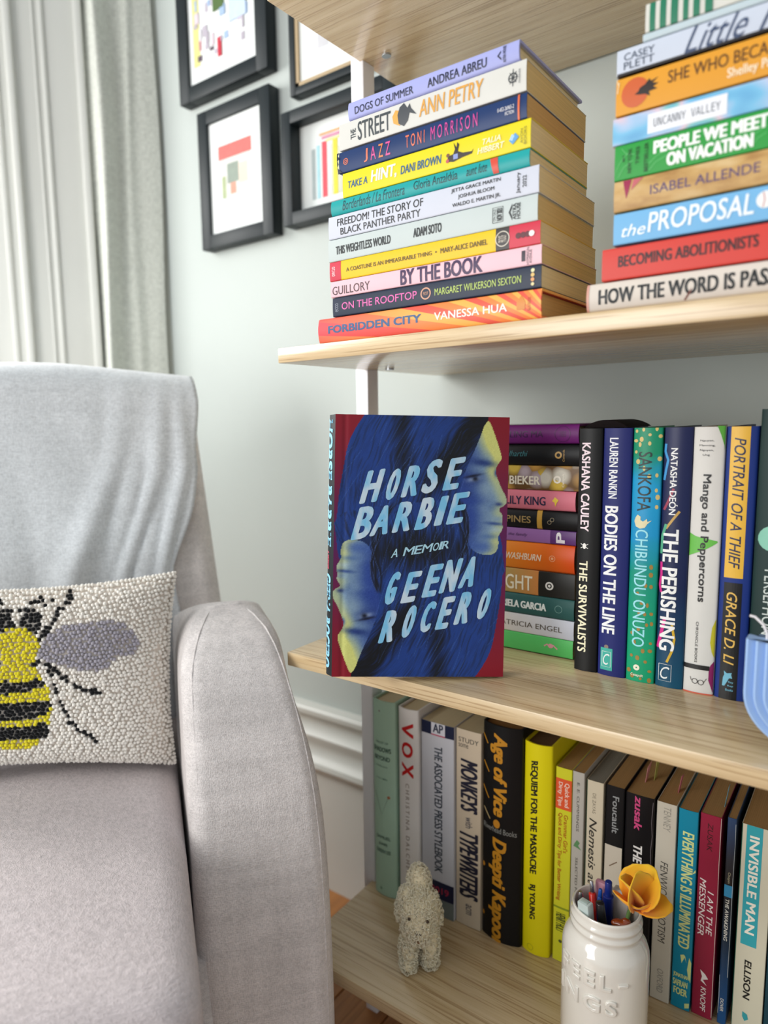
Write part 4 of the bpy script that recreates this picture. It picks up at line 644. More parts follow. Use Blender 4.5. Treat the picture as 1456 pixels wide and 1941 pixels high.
['r', 'turquoise upright paperback with pale yellow hand-drawn letters', 0.3836, 0.4022, -0.642, -0.4112, 0.1873, 0.145, 'p', '1289a8', 'b08c5c', 0.001, [['t', 'EVERYTHING IS ILLUMINATED', 0.1067, 0.6844, 0.26, 0.84, 'dde89a', {'s': 0.15, 'b': 0.8, 'n': 'title_lettering'}], ['p', [(0.7242, 0.42), (0.764, 0.5), (0.7242, 0.68), (0.756, 0.75), (0.7162, 0.6)], 'dde89a', 'emblem'], ['p', [(0.7242, 0.88), (0.7481, 1.0), (0.8522, 1.0), (0.8201, 0.86), (0.788, 0.8)], 'dde89a', 'yellow_splash'], ['p', [(0.9653, 0.74), (0.9896, 0.76), (0.9815, 0.98), (0.9572, 0.98)], 'dde89a', 'yellow_splash'], ['p', [(0.2784, 0.98), (0.3014, 0.84), (0.2937, 1.0)], 'dde89a', 'yellow_splash'], ['t', 'JONATHAN', 0.8201, 0.8458, 0.1, 0.9, 'dde89a', {'r': -90, 'b': 0.6, 'n': 'author_lettering'}], ['t', 'SAFRAN', 0.8538, 0.8844, 0.1, 0.85, 'dde89a', {'r': -90, 'b': 0.6, 'n': 'author_lettering'}], ['t', 'FOER', 0.8941, 0.9288, 0.15, 0.85, 'dde89a', {'r': -90, 'b': 0.8, 'n': 'author_lettering'}]], {}],
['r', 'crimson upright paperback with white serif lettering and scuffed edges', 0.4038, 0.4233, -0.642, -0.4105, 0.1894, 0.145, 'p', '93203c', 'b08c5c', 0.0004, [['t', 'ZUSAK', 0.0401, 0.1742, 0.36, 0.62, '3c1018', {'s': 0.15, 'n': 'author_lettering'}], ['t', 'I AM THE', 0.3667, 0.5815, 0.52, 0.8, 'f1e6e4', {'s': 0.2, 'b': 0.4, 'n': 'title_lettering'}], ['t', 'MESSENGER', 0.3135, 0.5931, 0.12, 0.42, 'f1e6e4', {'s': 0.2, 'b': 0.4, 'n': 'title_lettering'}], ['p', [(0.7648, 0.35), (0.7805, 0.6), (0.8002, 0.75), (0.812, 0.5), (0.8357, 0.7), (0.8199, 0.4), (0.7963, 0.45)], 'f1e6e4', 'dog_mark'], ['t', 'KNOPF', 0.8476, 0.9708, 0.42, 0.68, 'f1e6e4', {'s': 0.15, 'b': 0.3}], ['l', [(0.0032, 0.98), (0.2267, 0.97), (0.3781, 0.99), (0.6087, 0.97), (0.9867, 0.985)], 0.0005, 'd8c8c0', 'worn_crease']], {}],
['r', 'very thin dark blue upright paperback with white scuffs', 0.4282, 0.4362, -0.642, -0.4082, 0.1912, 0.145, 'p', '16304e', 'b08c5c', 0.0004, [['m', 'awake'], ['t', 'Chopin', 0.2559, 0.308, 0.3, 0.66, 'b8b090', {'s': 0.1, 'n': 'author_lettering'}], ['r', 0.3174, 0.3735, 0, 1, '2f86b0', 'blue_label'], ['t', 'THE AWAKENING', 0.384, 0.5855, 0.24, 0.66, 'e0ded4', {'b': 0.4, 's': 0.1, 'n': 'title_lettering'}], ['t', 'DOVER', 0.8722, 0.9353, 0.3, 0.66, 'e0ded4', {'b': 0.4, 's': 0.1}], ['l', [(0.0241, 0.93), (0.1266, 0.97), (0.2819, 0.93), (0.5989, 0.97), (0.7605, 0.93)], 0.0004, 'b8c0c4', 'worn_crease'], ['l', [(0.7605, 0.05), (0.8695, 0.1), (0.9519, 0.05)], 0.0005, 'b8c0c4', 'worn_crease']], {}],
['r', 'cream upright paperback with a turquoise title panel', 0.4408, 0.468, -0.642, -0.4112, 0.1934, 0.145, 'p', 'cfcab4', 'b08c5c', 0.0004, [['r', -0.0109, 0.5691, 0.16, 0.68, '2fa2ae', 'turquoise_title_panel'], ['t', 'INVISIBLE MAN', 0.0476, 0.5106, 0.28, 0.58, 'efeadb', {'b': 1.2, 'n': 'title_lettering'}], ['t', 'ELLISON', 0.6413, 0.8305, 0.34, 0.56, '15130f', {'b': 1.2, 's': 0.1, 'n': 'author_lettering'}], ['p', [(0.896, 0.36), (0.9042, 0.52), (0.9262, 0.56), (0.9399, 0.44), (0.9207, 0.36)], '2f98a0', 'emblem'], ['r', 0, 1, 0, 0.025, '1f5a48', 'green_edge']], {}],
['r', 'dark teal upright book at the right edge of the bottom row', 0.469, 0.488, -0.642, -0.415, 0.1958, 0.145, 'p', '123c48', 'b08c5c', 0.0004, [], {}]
]

for s_ in BOOKS:
    if s_[0] == 's': s_[13]['g'] = 'books stacked flat behind the red portrait book' if s_[6] > .1 else ('books stacked flat on the upper shelf')
    else: s_[13]['g'] = 'upright books on the middle shelf' if s_[4] > -.5 else 'upright books on the bottom shelf'
ROOTS = {}
for s_ in BOOKS: ROOTS[s_[1]] = make_book(s_)

# paper flags sticking out of the pages of some bottom-row books (children of those books)
def flag(book_key, pts, h):
    r = [ROOTS[k] for k in ROOTS if book_key in k][0]
    inv = r.matrix_world.inverted()
    vs = [inv @ Vector(p) for p in pts]
    th = inv.to_3x3() @ Vector((.0003, 0, 0))
    n = len(vs)
    fs = [tuple(range(n)), tuple(range(n, 2 * n))[::-1]] + [(i, (i + 1) % n, n + (i + 1) % n, n + i) for i in range(n)]
    obj_from('paper_flag', list(vs) + [v + th for v in vs], fs, mat(h, .6), r)
flag('hot pink author name', [(.342, .215, -.412), (.342, .226, -.412), (.346, .226, -.386), (.345, .214, -.389)], 'd89090')
flag('hot pink author name', [(.349, .225, -.412), (.349, .236, -.412), (.352, .238, -.384), (.351, .226, -.386)], 'b4b45a')
flag('ghosted capitals', [(.376, .215, -.412), (.376, .225, -.412), (.379, .227, -.392), (.379, .216, -.390)], 'd0707c')
flag('scuffed edges', [(.421, .215, -.412), (.421, .223, -.412), (.424, .224, -.388), (.424, .217, -.388)], '6a9aa8')

# dark arched book lying behind the upright row
def arched_book():
    vs = []; fs = []; n = 24
    for Y_ in (.165, .255):
        for i in range(n + 1):
            t = i / n; vs.append((.2810 + .044 * t, Y_, -.0098 + .0078 * math.sin(PI * t) ** .8))
        for i in range(n + 1):
            t = 1 - i / n; vs.append((.2810 + .044 * t, Y_, -.0100))
    m_ = 2 * (n + 1)
    fs.append(tuple(range(m_))); fs.append(tuple(range(m_, 2 * m_))[::-1])
    for i in range(m_): fs.append((i, (i + 1) % m_, m_ + (i + 1) % m_, m_ + i))
    me = bpy.data.meshes.new('glasses_case'); me.from_pydata(vs, [], fs)
    bm = bmesh.new(); bm.from_mesh(me); bmesh.ops.recalc_face_normals(bm, faces=bm.faces[:]); bm.to_mesh(me); bm.free()
    o = link_mesh('glasses_case', me, mat('140b0c', .75, .15, noise=.1, scale=20), None, math.radians(40))
    return o

# ------------------------------------------------------------------ the red and blue portrait hardcover standing at the shelf edge
def inside(px, py, poly):
    r = np.zeros(px.shape, bool); n = len(poly); j = n - 1
    for i in range(n):
        xi, yi = poly[i]; xj, yj = poly[j]
        cnd = ((yi > py) != (yj > py)) & (px < (xj - xi) * (py - yi) / (yj - yi + 1e-12) + xi)
        r ^= cnd; j = i
    return r

def smooth(poly, it=2):
    for _ in range(it):
        q = []
        for i in range(len(poly)):
            a, b = poly[i], poly[(i + 1) % len(poly)]
            q += [(a[0] * .75 + b[0] * .25, a[1] * .75 + b[1] * .25), (a[0] * .25 + b[0] * .75, a[1] * .25 + b[1] * .75)]
        poly = q
    return poly

def vnoise(x, y, seed=0):
    rs = np.random.RandomState(seed); G = rs.rand(256, 256)
    xi = np.floor(x).astype(int); yi = np.floor(y).astype(int); fx = x - xi; fy = y - yi
    fx = fx * fx * (3 - 2 * fx); fy = fy * fy * (3 - 2 * fy)
    g = lambda a, b: G[a % 256, b % 256]
    return (g(xi, yi) * (1 - fx) + g(xi + 1, yi) * fx) * (1 - fy) + (g(xi, yi + 1) * (1 - fx) + g(xi + 1, yi + 1) * fx) * fy

def sst(a, b, x):
    t = np.clip((x - a) / (b - a), 0, 1); return t * t * (3 - 2 * t)

def cover_art(S, Tt):
    """printed duotone profile, upright and upside down; S 0..1 across, Tt 0..1 down -> srgb"""
    X = 105 - 25 * Tt + S * (1177 - 22 * Tt); Y = 78 + Tt * 1778      # design units
    C = lambda h: np.array([int(h[i:i + 2], 16) / 255 for i in (0, 2, 4)])
    out = np.zeros(S.shape + (3,))
    mid = np.exp(-((Tt - .5) / .29) ** 2)[..., None]
    out[:] = C('8a0f20') * (1 - mid) + C('5a1050') * mid
    def mix(mask, c, a=1.0):
        a = (mask * a)[..., None] if not np.isscalar(a) or True else a
        out[:] = out * (1 - a) + c * a
    face = smooth([(1142, 95), (1175, 180), (1205, 270), (1230, 352), (1214, 380), (1190, 412), (1184, 450), (1202, 505), (1228, 565), (1252, 610), (1266, 650), (1243, 680), (1207, 697),
                   (1212, 716), (1234, 745), (1226, 782), (1236, 830), (1218, 862), (1200, 890), (1206, 930), (1196, 985), (1165, 1012), (1110, 1016), (1050, 1000), (1005, 960), (985, 880),
                   (960, 700), (940, 560), (985, 430), (1030, 330), (1080, 220), (1110, 130)], 2)
    hair = smooth([(330, 40), (260, 130), (190, 260), (160, 420), (125, 620), (108, 850), (120, 1060), (260, 1300), (420, 1300), (900, 1250), (1250, 1200), (1240, 1010), (1180, 1000), (1040, 900), (960, 600), (1010, 380),
                   (1090, 200), (1150, 70), (1120, 20), (600, 10)], 2)
    Xr = 1345 - X; Yr = 1934 - Y
    for (x, y, sd) in ((X, Y, 1), (Xr, Yr, 2)):
        # hair strands follow an arc
        hm = inside(x, y, hair).astype(float)
        if sd == 2: hm = hm * (1 - inside(X, Y, face))
        ang = np.arctan2(y - 1300, x - 1300); rad = np.hypot(x - 1500, (y - 1000) * .8)
        st = vnoise(rad / 9.0 + 6 * vnoise(x / 160, y / 160, 5), ang * 9, 3) * .6 + vnoise(rad / 4.0, ang * 14, 8) * .4
        dark = np.exp(-((x - (560 - .02 * y)) / 70) ** 2) * sst(900, 200, y) * .6
        dark += np.exp(-(((x - 1000) * .80 + (y - 200) * .60) / 95) ** 2) * sst(1000, 420, y) * sst(560, 800, x)
        dark += .9 * np.exp(-(((x - 700) / 330) ** 2 + ((y - 960) / 150) ** 2))
        dark = np.clip(dark + (st - .45) * 1.5, 0, 1)
        hc = C('1b3f8c') * (1 - dark[..., None]) + C('04060c') * dark[..., None]
        hc = hc + (st[..., None] - .5) * np.array([.05, .10, .20])
        a = hm[..., None]; out[:] = out * (1 - a) + np.clip(hc, 0, 1) * a
    for (x, y, sd) in ((X, Y, 1), (Xr, Yr, 2)):
        fm = inside(x, y, face).astype(float)
        # light falls off from the profile line into the hair
        prof = np.interp(y, [95, 180, 270, 352, 412, 450, 505, 565, 610, 650, 690, 745, 782, 830, 862, 890, 930, 985, 1015],
                         [1142, 1175, 1205, 1230, 1190, 1184, 1202, 1228, 1252, 1266, 1215, 1234, 1226, 1236, 1218, 1200, 1206, 1196, 1150])
        d = prof - x
        k1 = sst(95, 20, d)[..., None]; k2 = sst(280, 60, d)[..., None]
        low = sst(300, 620, y)[..., None]
        fc = C('243f8a') * (1 - k2) + C('7a96b0') * k2
        warm = np.clip(k1 * (1 - .45 * low) + .85 * sst(420, 250, y)[..., None] * sst(170, 60, d)[..., None], 0, 1)
        fc = fc * (1 - warm) + C('d3d67e') * warm
        ch = np.exp(-(((x - 1185) / 30) ** 2 + ((y - 940) / 55) ** 2))[..., None] * .8
        fc = fc * (1 - ch) + C('cfd488') * ch
        def blot(cx, cy, sx, sy, c, a, rot=0.):
            nonlocal fc
            dx, dy = x - cx, y - cy; ca, sa = math.cos(rot), math.sin(rot)
            g = np.exp(-(((dx * ca + dy * sa) / sx) ** 2 + ((-dx * sa + dy * ca) / sy) ** 2))[..., None] * a
            fc = fc * (1 - g) + C(c) * g
        blot(1100, 388, 90, 24, '142c70', .9, .12); blot(1030, 500, 78, 46, '14296c', .8); blot(1035, 500, 44, 17, 'b4c6dc', .85, -.20); blot(1046, 497, 20, 18, '060a1c', 1.0); blot(1030, 478, 56, 8, '060a20', .95, -.22); blot(1120, 560, 60, 50, '8fa8b8', .5)
        blot(1190, 455, 14, 26, '1c3a8a', .9); blot(1205, 668, 26, 13, '1a2c70', .85); blot(1160, 690, 40, 30, '3c5c9c', .5); blot(1180, 800, 62, 12, '16307c', .8, .08)
        blot(1195, 770, 40, 22, '6c8cc0', .6); blot(1185, 842, 44, 20, 'a8c0cc', .6); blot(1140, 890, 60, 18, '3a5c9c', .6); blot(1020, 760, 50, 170, '1c3a92', .55); blot(1095, 960, 90, 40, '2c4ca0', .55)
        fc = fc + (vnoise(x / 5, y / 5, 11)[..., None] - .5) * .06
        a = fm[..., None]; out[:] = out * (1 - a) + np.clip(fc, 0, 1) * a
    # dark braid-like strands
    for (x, y) in ((X, Y), (Xr, Yr)):
        for q, (ox, am) in enumerate(((0, 1), (24, .9), (46, .8), (-22, .7))):
            cx = np.interp(y, [650, 760, 860, 960, 1060, 1160, 1280], [935, 975, 1000, 985, 950, 900, 830]) + ox * np.sin(y / 90.0 + q)
            wv = np.exp(-((x - cx) / 9.0) ** 2) * sst(640, 700, y) * sst(1290, 1200, y)
            out[:] = out * (1 - (wv * am)[..., None]) + C('070b18') * (wv * am)[..., None]
            ln = np.exp(-((x - cx - 9) / 2.2) ** 2) * sst(640, 700, y) * sst(1290, 1200, y) * .5
            out[:] = out * (1 - ln[..., None]) + C('5a78c0') * ln[..., None]
    # stray bright hairs
    rs = np.random.RandomState(2)
    for i in range(46):
        x0 = rs.uniform(200, 1000); y0 = rs.uniform(90, 900); b = rs.uniform(-.9, -.2); cv = rs.uniform(-.0006, .0006); ln_ = rs.uniform(120, 330)
        for (x, y) in ((X, Y), (Xr, Yr)):
            t = y - y0; cx = x0 + b * t + cv * t * t
            wv = np.exp(-((x - cx) / 1.8) ** 2) * (t > 0) * (t < ln_) * .35 * inside(x, y, hair)
            out[:] = out * (1 - wv[..., None]) + C('5f86d0') * wv[..., None]
    return np.clip(out, 0, 1)

def portrait_book():
    W, H, T = .1756, .2637, .0250
    a, b, c = .731, -.0836, .0424
    R = Matrix.Rotation(a, 4, 'Z') @ Matrix.Rotation(b, 4, 'X') @ Matrix.Rotation(c, 4, 'Y')
    mw = Matrix.Translation((.109, -.0548, -.2524)) @ R
    root = empty('book', 'red and blue hardcover with a doubled portrait, standing at the shelf edge', 'book', mw=mw)
    root.rotation_euler = root.rotation_euler
    art_m, nt, bs = new_mat('printed_portrait')
    at = nt.nodes.new('ShaderNodeAttribute'); at.attribute_name = 'print'; nt.links.new(at.outputs['Color'], bs.inputs['Base Color'])
    bs.inputs['Roughness'].default_value = .42; bs.inputs['Specular IOR Level'].default_value = .35
    blk = mat('10181c', .5, .4, noise=.05)
    # boards: front (grid carries the print), spine, back. local x across, y depth, z up
    nx, nz = 230, 345
    s = np.linspace(0, 1, nx + 1); t = np.linspace(0, 1, nz + 1)
    S, TT = np.meshgrid(s, t)
    groove = -0.0009 * np.exp(-((S * W - .010) / .0025) ** 2)
    P = np.stack([S * W, -groove, (1 - TT) * H], -1).reshape(-1, 3)
    idx = np.arange((nx + 1) * (nz + 1)).reshape(nz + 1, nx + 1)
    F_ = np.stack([idx[1:, :-1], idx[1:, 1:], idx[:-1, 1:], idx[:-1, :-1]], -1).reshape(-1, 4)
    me = bpy.data.meshes.new('front_print')
    me.vertices.add(len(P)); me.vertices.foreach_set('co', P.ravel())
    me.loops.add(F_.size); me.polygons.add(len(F_))
    me.loops.foreach_set('vertex_index', F_.ravel().astype(np.int32))
    me.polygons.foreach_set('loop_start', (np.arange(len(F_)) * 4).astype(np.int32))
    me.update(calc_edges=True)
    art = cover_art(S, TT).reshape(-1, 3)
    artl = np.where(art <= .04045, art / 12.92, ((art + .055) / 1.055) ** 2.4)
    ca = me.color_attributes.new('print', 'FLOAT_COLOR', 'POINT')
    ca.data.foreach_set('color', np.concatenate([artl, np.ones((len(artl), 1))], 1).astype(np.float32).ravel())
    o = link_mesh('front_print', me, art_m, root, True)
    box('front_board', .0004, W - .0002, .0012, .0042, .0004, H - .0002, blk, root)
    box('back_board', .0, W - .001, T - .003, T, .0003, H, blk, root, bev=.0006)
    box('page_block', .004, W - .006, .0043, T - .0032, .0035, H - .0035, page_mat('d8cdb0'), root)
    # spine: rounded strip swung out at the joint so it faces the room
    n = 14; vs = []; fs = []
    for zz in (0.0, H):
        for i in range(n + 1):
            q = i / n; ang = PI * q
            vs.append((-.0040 * math.sin(ang) - .0030 * q * 1.0 + .001, .0002 + q * (T - .0004), zz))
        for i in range(n + 1):
            q = 1 - i / n; ang = PI * q
            vs.append((-.0040 * math.sin(ang) - .0030 * q + .003, .0022 + q * (T - .0044), zz))
    m_ = 2 * (n + 1)
    fs = [tuple(range(m_)), tuple(range(m_, 2 * m_))[::-1]] + [(i, (i + 1) % m_, m_ + (i + 1) % m_, m_ + i) for i in range(m_)]
    me = bpy.data.meshes.new('spine'); me.from_pydata(vs, [], fs)
    bm = bmesh.new(); bm.from_mesh(me); bmesh.ops.recalc_face_normals(bm, faces=bm.faces[:]); bm.to_mesh(me); bm.free()
    link_mesh('spine', me, blk, root, math.radians(50))
    def spine_x(q): return -.0040 * math.sin(PI * q) - .0030 * q + .001 - .00025
    for (txt, z0, z1, q0, q1, cc, nm) in (('HORSE BARBIE', .985, .50, .22, .68, '8fd0ea', 'spine_title'), ('A MEMOIR', .48, .41, .34, .55, 'c04860', 'spine_subtitle'), ('GEENA ROCERO', .39, .03, .22, .68, '8fd0ea', 'spine_author')):
        bm, _, _ = text_bm(txt, 0, .15); embolden(bm, .006, .05)
        for v in bm.verts:
            zz = (z0 + (z1 - z0) * v.co.x) * H; q = q1 + (q0 - q1) * v.co.y
            v.co = Vector((spine_x(q), q * T, zz))
        me = bpy.data.meshes.new(nm); bm.to_mesh(me); bm.free()
        link_mesh(nm, me, mat(cc, .5), root)
    # lettering on the front, brush style: slanted, rising to the right
    lt, nt, bs = new_mat('brush_blue')
    tc = nt.nodes.new('ShaderNodeTexCoord'); mp = nt.nodes.new('ShaderNodeMapping'); mp.inputs['Scale'].default_value = (60, 60, 25); mp.inputs['Rotation'].default_value = (0, .5, 0)
    nz_ = nt.nodes.new('ShaderNodeTexNoise'); nz_.inputs['Scale'].default_value = 1.2; nz_.inputs['Detail'].default_value = 5
    rp = nt.nodes.new('ShaderNodeValToRGB'); rp.color_ramp.elements[0].position = .42; rp.color_ramp.elements[0].color = lin('79c0e6'); rp.color_ramp.elements[1].position = .62; rp.color_ramp.elements[1].color = lin('c8dbe8')
    nt.links.new(tc.outputs['Object'], mp.inputs[0]); nt.links.new(mp.outputs[0], nz_.inputs['Vector']); nt.links.new(nz_.outputs['Fac'], rp.inputs[0]); nt.links.new(rp.outputs[0], bs.inputs['Base Color'])
    bs.inputs['Roughness'].default_value = .4
    def front_word(letters, nm, bold, m_=lt):
        """letters: (char, x_left, x_right, y_base_left, height) in design units"""
        allb = bmesh.new()
        zl = [0]
        for (ch, xa, xb, yb, hh) in letters:
            zl[0] += .0001
            bm, _, _ = text_bm(ch, 0, .0)
            wd_ = xb - xa - .30 * hh; e_ = bold * .036 * hh
            for v in bm.verts: v.co.x = (v.co.x * (wd_ - 2 * e_) + e_) / wd_
            embolden(bm, e_ / wd_, .7 * e_ / hh, bold > 1)
            for v in bm.verts:
                p, q = v.co.x, v.co.y
                sh = .30 * hh * q
                x = xa + (xb - xa - .30 * hh) * p + sh
                y = yb - q * hh - (x - xa) * .16
                jit = .0
                tt_ = (y - 78) / 1778; ss = (x - (105 - 25 * tt_)) / (1177 - 22 * tt_)
                v.co = Vector((ss * W, -.00035 - v.co.z - zl[0], (1 - tt_) * H))
            tmp = bpy.data.meshes.new('t'); bm.to_mesh(tmp); allb.from_mesh(tmp); bpy.data.meshes.remove(tmp); bm.free()
        me = bpy.data.meshes.new(nm); allb.to_mesh(me); allb.free()
        link_mesh(nm, me, m_, root)
    front_word([('H', 262, 440, 672, 200), ('O', 424, 560, 648, 190), ('R', 540, 705, 625, 190), ('S', 672, 835, 600, 205), ('E', 820, 985, 575, 195)], 'title_lettering', 1.55)
    front_word([('B', 205, 385, 918, 200), ('A', 330, 505, 890, 180), ('R', 480, 655, 865, 185), ('B', 630, 790, 845, 195), ('I', 762, 868, 815, 180), ('E', 845, 1012, 805, 190)], 'title_lettering', 1.55)
    front_word([('A', 475, 535, 1040, 55), ('M', 555, 640, 1027, 55), ('E', 628, 692, 1015, 55), ('M', 680, 762, 1005, 55), ('O', 752, 806, 992, 52), ('I', 795, 828, 982, 52), ('R', 815, 878, 978, 52)], 'subtitle_lettering', .5, mat('a9d4e4', .4))
    front_word([('G', 418, 550, 1358, 200), ('E', 538, 690, 1345, 190), ('E', 680, 835, 1305, 200), ('N', 795, 965, 1275, 205), ('A', 925, 1085, 1240, 190)], 'author_lettering', 1.55)
    front_word([('R', 388, 545, 1620, 200), ('O', 532, 665, 1585, 200), ('C', 655, 790, 1548, 190), ('E', 770, 915, 1525, 200), ('R', 895, 1050, 1490, 200), ('O', 1040, 1170, 1455, 190)], 'author_lettering', 1.55)
    return root
portrait_book()
tag(arched_book(), 'dark brown arched case lying on top of the black upright book', 'case')

# ------------------------------------------------------------------ picture frames
def picture(x0, x1, z0, z1, bw, depth, label, art, inner=None, box_frame=False, matw=0):
    yb = YW - .001; yf = YW - depth
    root = empty('picture_frame', label, 'picture frame', (x0, yb, z0), group='black picture frames on the wall')
    BLK = mat('141e22', .5, .35, noise=.05, scale=20)
    w_, h_ = x1 - x0, z1 - z0
    def fb(name, a, b, c, d):
        return box(name, a, b, -(depth - .001), 0, c, d, BLK, root, bev=.0014)
    fb('frame_side', 0, bw, 0, h_); fb('frame_side', w_ - bw, w_, 0, h_)
    fb('frame_side', bw - .0005, w_ - bw + .0005, h_ - bw, h_); fb('frame_side', bw - .0005, w_ - bw + .0005, 0, bw)
    dz = -.004 if box_frame else -(depth - .007)
    i0 = bw - .001
    if inner:
        gm = mat(inner, .5)
        g = .007
        for (a, b, c, d) in ((i0, i0 + g, i0, h_ - i0), (w_ - i0 - g, w_ - i0, i0, h_ - i0), (i0, w_ - i0, h_ - i0 - g, h_ - i0), (i0, w_ - i0, i0, i0 + g)):
            box('inner_slip', a, b, dz - .004, dz + .001, c, d, gm, root)
    box('mat_board', i0, w_ - i0, dz, dz + .0015, i0, h_ - i0, mat('e6eae8', .8, noise=.01), root)
    n = 0
    for (a, b, c, d, cc) in art:
        n += 1
        box('printed_shape', a * w_, b * w_, dz - .0004 - n * .00004, dz - .0002, c * h_, d * h_, mat(cc, .7, noise=.12, scale=90), root)
    gl, nt, bs = new_mat('glazing'); bs.inputs['Transmission Weight'].default_value = 1; bs.inputs['Roughness'].default_value = .02; bs.inputs['IOR'].default_value = 1.45
    bs.inputs['Alpha'].default_value = .25
    return root
rs = random.Random(3)
crowd = []
for i in range(46):
    a = rs.uniform(.18, .78); c = rs.uniform(.24, .80)
    crowd.append((a, a + rs.uniform(.02, .06), c, c + rs.uniform(.02, .09), rs.choice(['c8c0d0', 'b0a8b4', '8890c0', '5a4a58', 'd8c8d0', 'a0b8d8', 'c08890', '889070', 'e8e4ea', 'b8b0bc'])))
crowd = [(.17, .25, .22, .80, 'd8d488'), (.18, .24, .72, .80, '6a7c28')] + crowd + [(.46, .50, .22, .34, 'c02c40'), (.42, .54, .52, .66, '506a38'), (.60, .78, .40, .82, 'c4d4e8')]
picture(-.5235, -.304, .5855, .835, .026, .026, 'black picture frame holding a busy street sketch, upper left of the group by the window', crowd)
picture(-.4800, -.302, .3230, .5600, .024, .026, 'black picture frame with a red-headed magazine print, lower left of the group', [(.26, .72, .62, .72, 'dc6a64'), (.30, .70, .35, .62, 'd4d4ce'), (.38, .54, .44, .58, '8c988c'), (.30, .36, .34, .50, 'a4b088'), (.42, .50, .36, .44, 'cf9480'), (.54, .66, .42, .56, 'd8c8b8'), (.30, .62, .30, .34, 'd0d4e0')])
picture(-.2600, -.106, .5265, .730, .012, .022, 'thin black picture frame with a tan inner slip and a pencil sketch', [(.30, .56, .20, .52, 'dbdfe0'), (.36, .50, .28, .46, 'c8c8cc')], inner='b09a78')
spines = [(.20, .235, .22, .66, 'a8b4b4'), (.25, .28, .22, .68, 'a8d4dc'), (.30, .345, .22, .70, 'd8505c'), (.355, .39, .22, .66, 'd8d8d4'), (.40, .445, .22, .70, 'd4cc40'), (.455, .49, .22, .62, 'c8c8b8'), (.50, .55, .22, .70, '4a6aa0'),
          (.56, .60, .22, .66, 'c8c4a0'), (.61, .66, .22, .7, '5c8c70'), (.67, .71, .22, .64, 'c87050'), (.72, .78, .22, .7, '7090b0'), (.30, .72, .72, .745, 'cf8ca8'), (.28, .70, .755, .775, 'd8a878'), (.34, .74, .69, .712, 'd8d898')]
picture(-.2750, -.0560, .3265, .5030, .020, .030, 'deep black box frame showing coloured book spines, half hidden behind the left stack', spines, box_frame=True)

# ------------------------------------------------------------------ armchair (own axes: l to the right in the photo, f forward, z up)
CO = Vector((-.11, -.075, 0)); CFm = Vector((.80, -.60, 0)); CL = Vector((.60, .80, 0))
chair_mw = Matrix(((CL.x, CFm.x * -1, 0, CO.x), (CL.y, CFm.y * -1, 0, CO.y), (0, 0, 1, ZF), (0, 0, 0, 1)))   # local x=l, y=-f, z up from the floor
chair = empty('armchair', 'pale pinkish-grey upholstered armchair with curved arms, standing in the corner beside the shelves', 'armchair', mw=chair_mw)
LINEN = weave('pale_linen', 'e3dcd9', 1100, bump=.6, slub=.10)
def loft(name, sections, mt, parent, smooth=True, cap=True):
    """sections: list of closed loops (same count) of points in chair coordinates (l, f, z)"""
    n = len(sections[0]); vs = []; fs = []
    for sct in sections: vs += [(l, -f, z - ZF) for (l, f, z) in sct]
    for i in range(len(sections) - 1):
        for k in range(n):
            a = i * n + k; b = i * n + (k + 1) % n; fs.append((a, b, b + n, a + n))
    if cap: fs.append(tuple(range(n))[::-1]); fs.append(tuple(range((len(sections) - 1) * n, len(sections) * n)))
    me = bpy.data.meshes.new(name); me.from_pydata(vs, [], fs)
    bm = bmesh.new(); bm.from_mesh(me); bmesh.ops.recalc_face_normals(bm, faces=bm.faces[:]); bm.to_mesh(me); bm.free()
    return link_mesh(name, me, mt, parent, smooth)

def rrect(l0, l1, f0, f1, z, r, n=8, bow=0):
    pts = []
    r = min(r, (l1 - l0) / 2 * .98, (f1 - f0) / 2 * .98)
    for (cx, cy, a0) in ((l1 - r, f1 - r, 0), (l0 + r, f1 - r, PI / 2), (l0 + r, f0 + r, PI), (l1 - r, f0 + r, 3 * PI / 2)):
        for k in range(n + 1):
            a = a0 + PI / 2 * k / n
            pts.append((cx + r * math.cos(a), cy + r * math.sin(a), z))
    return pts

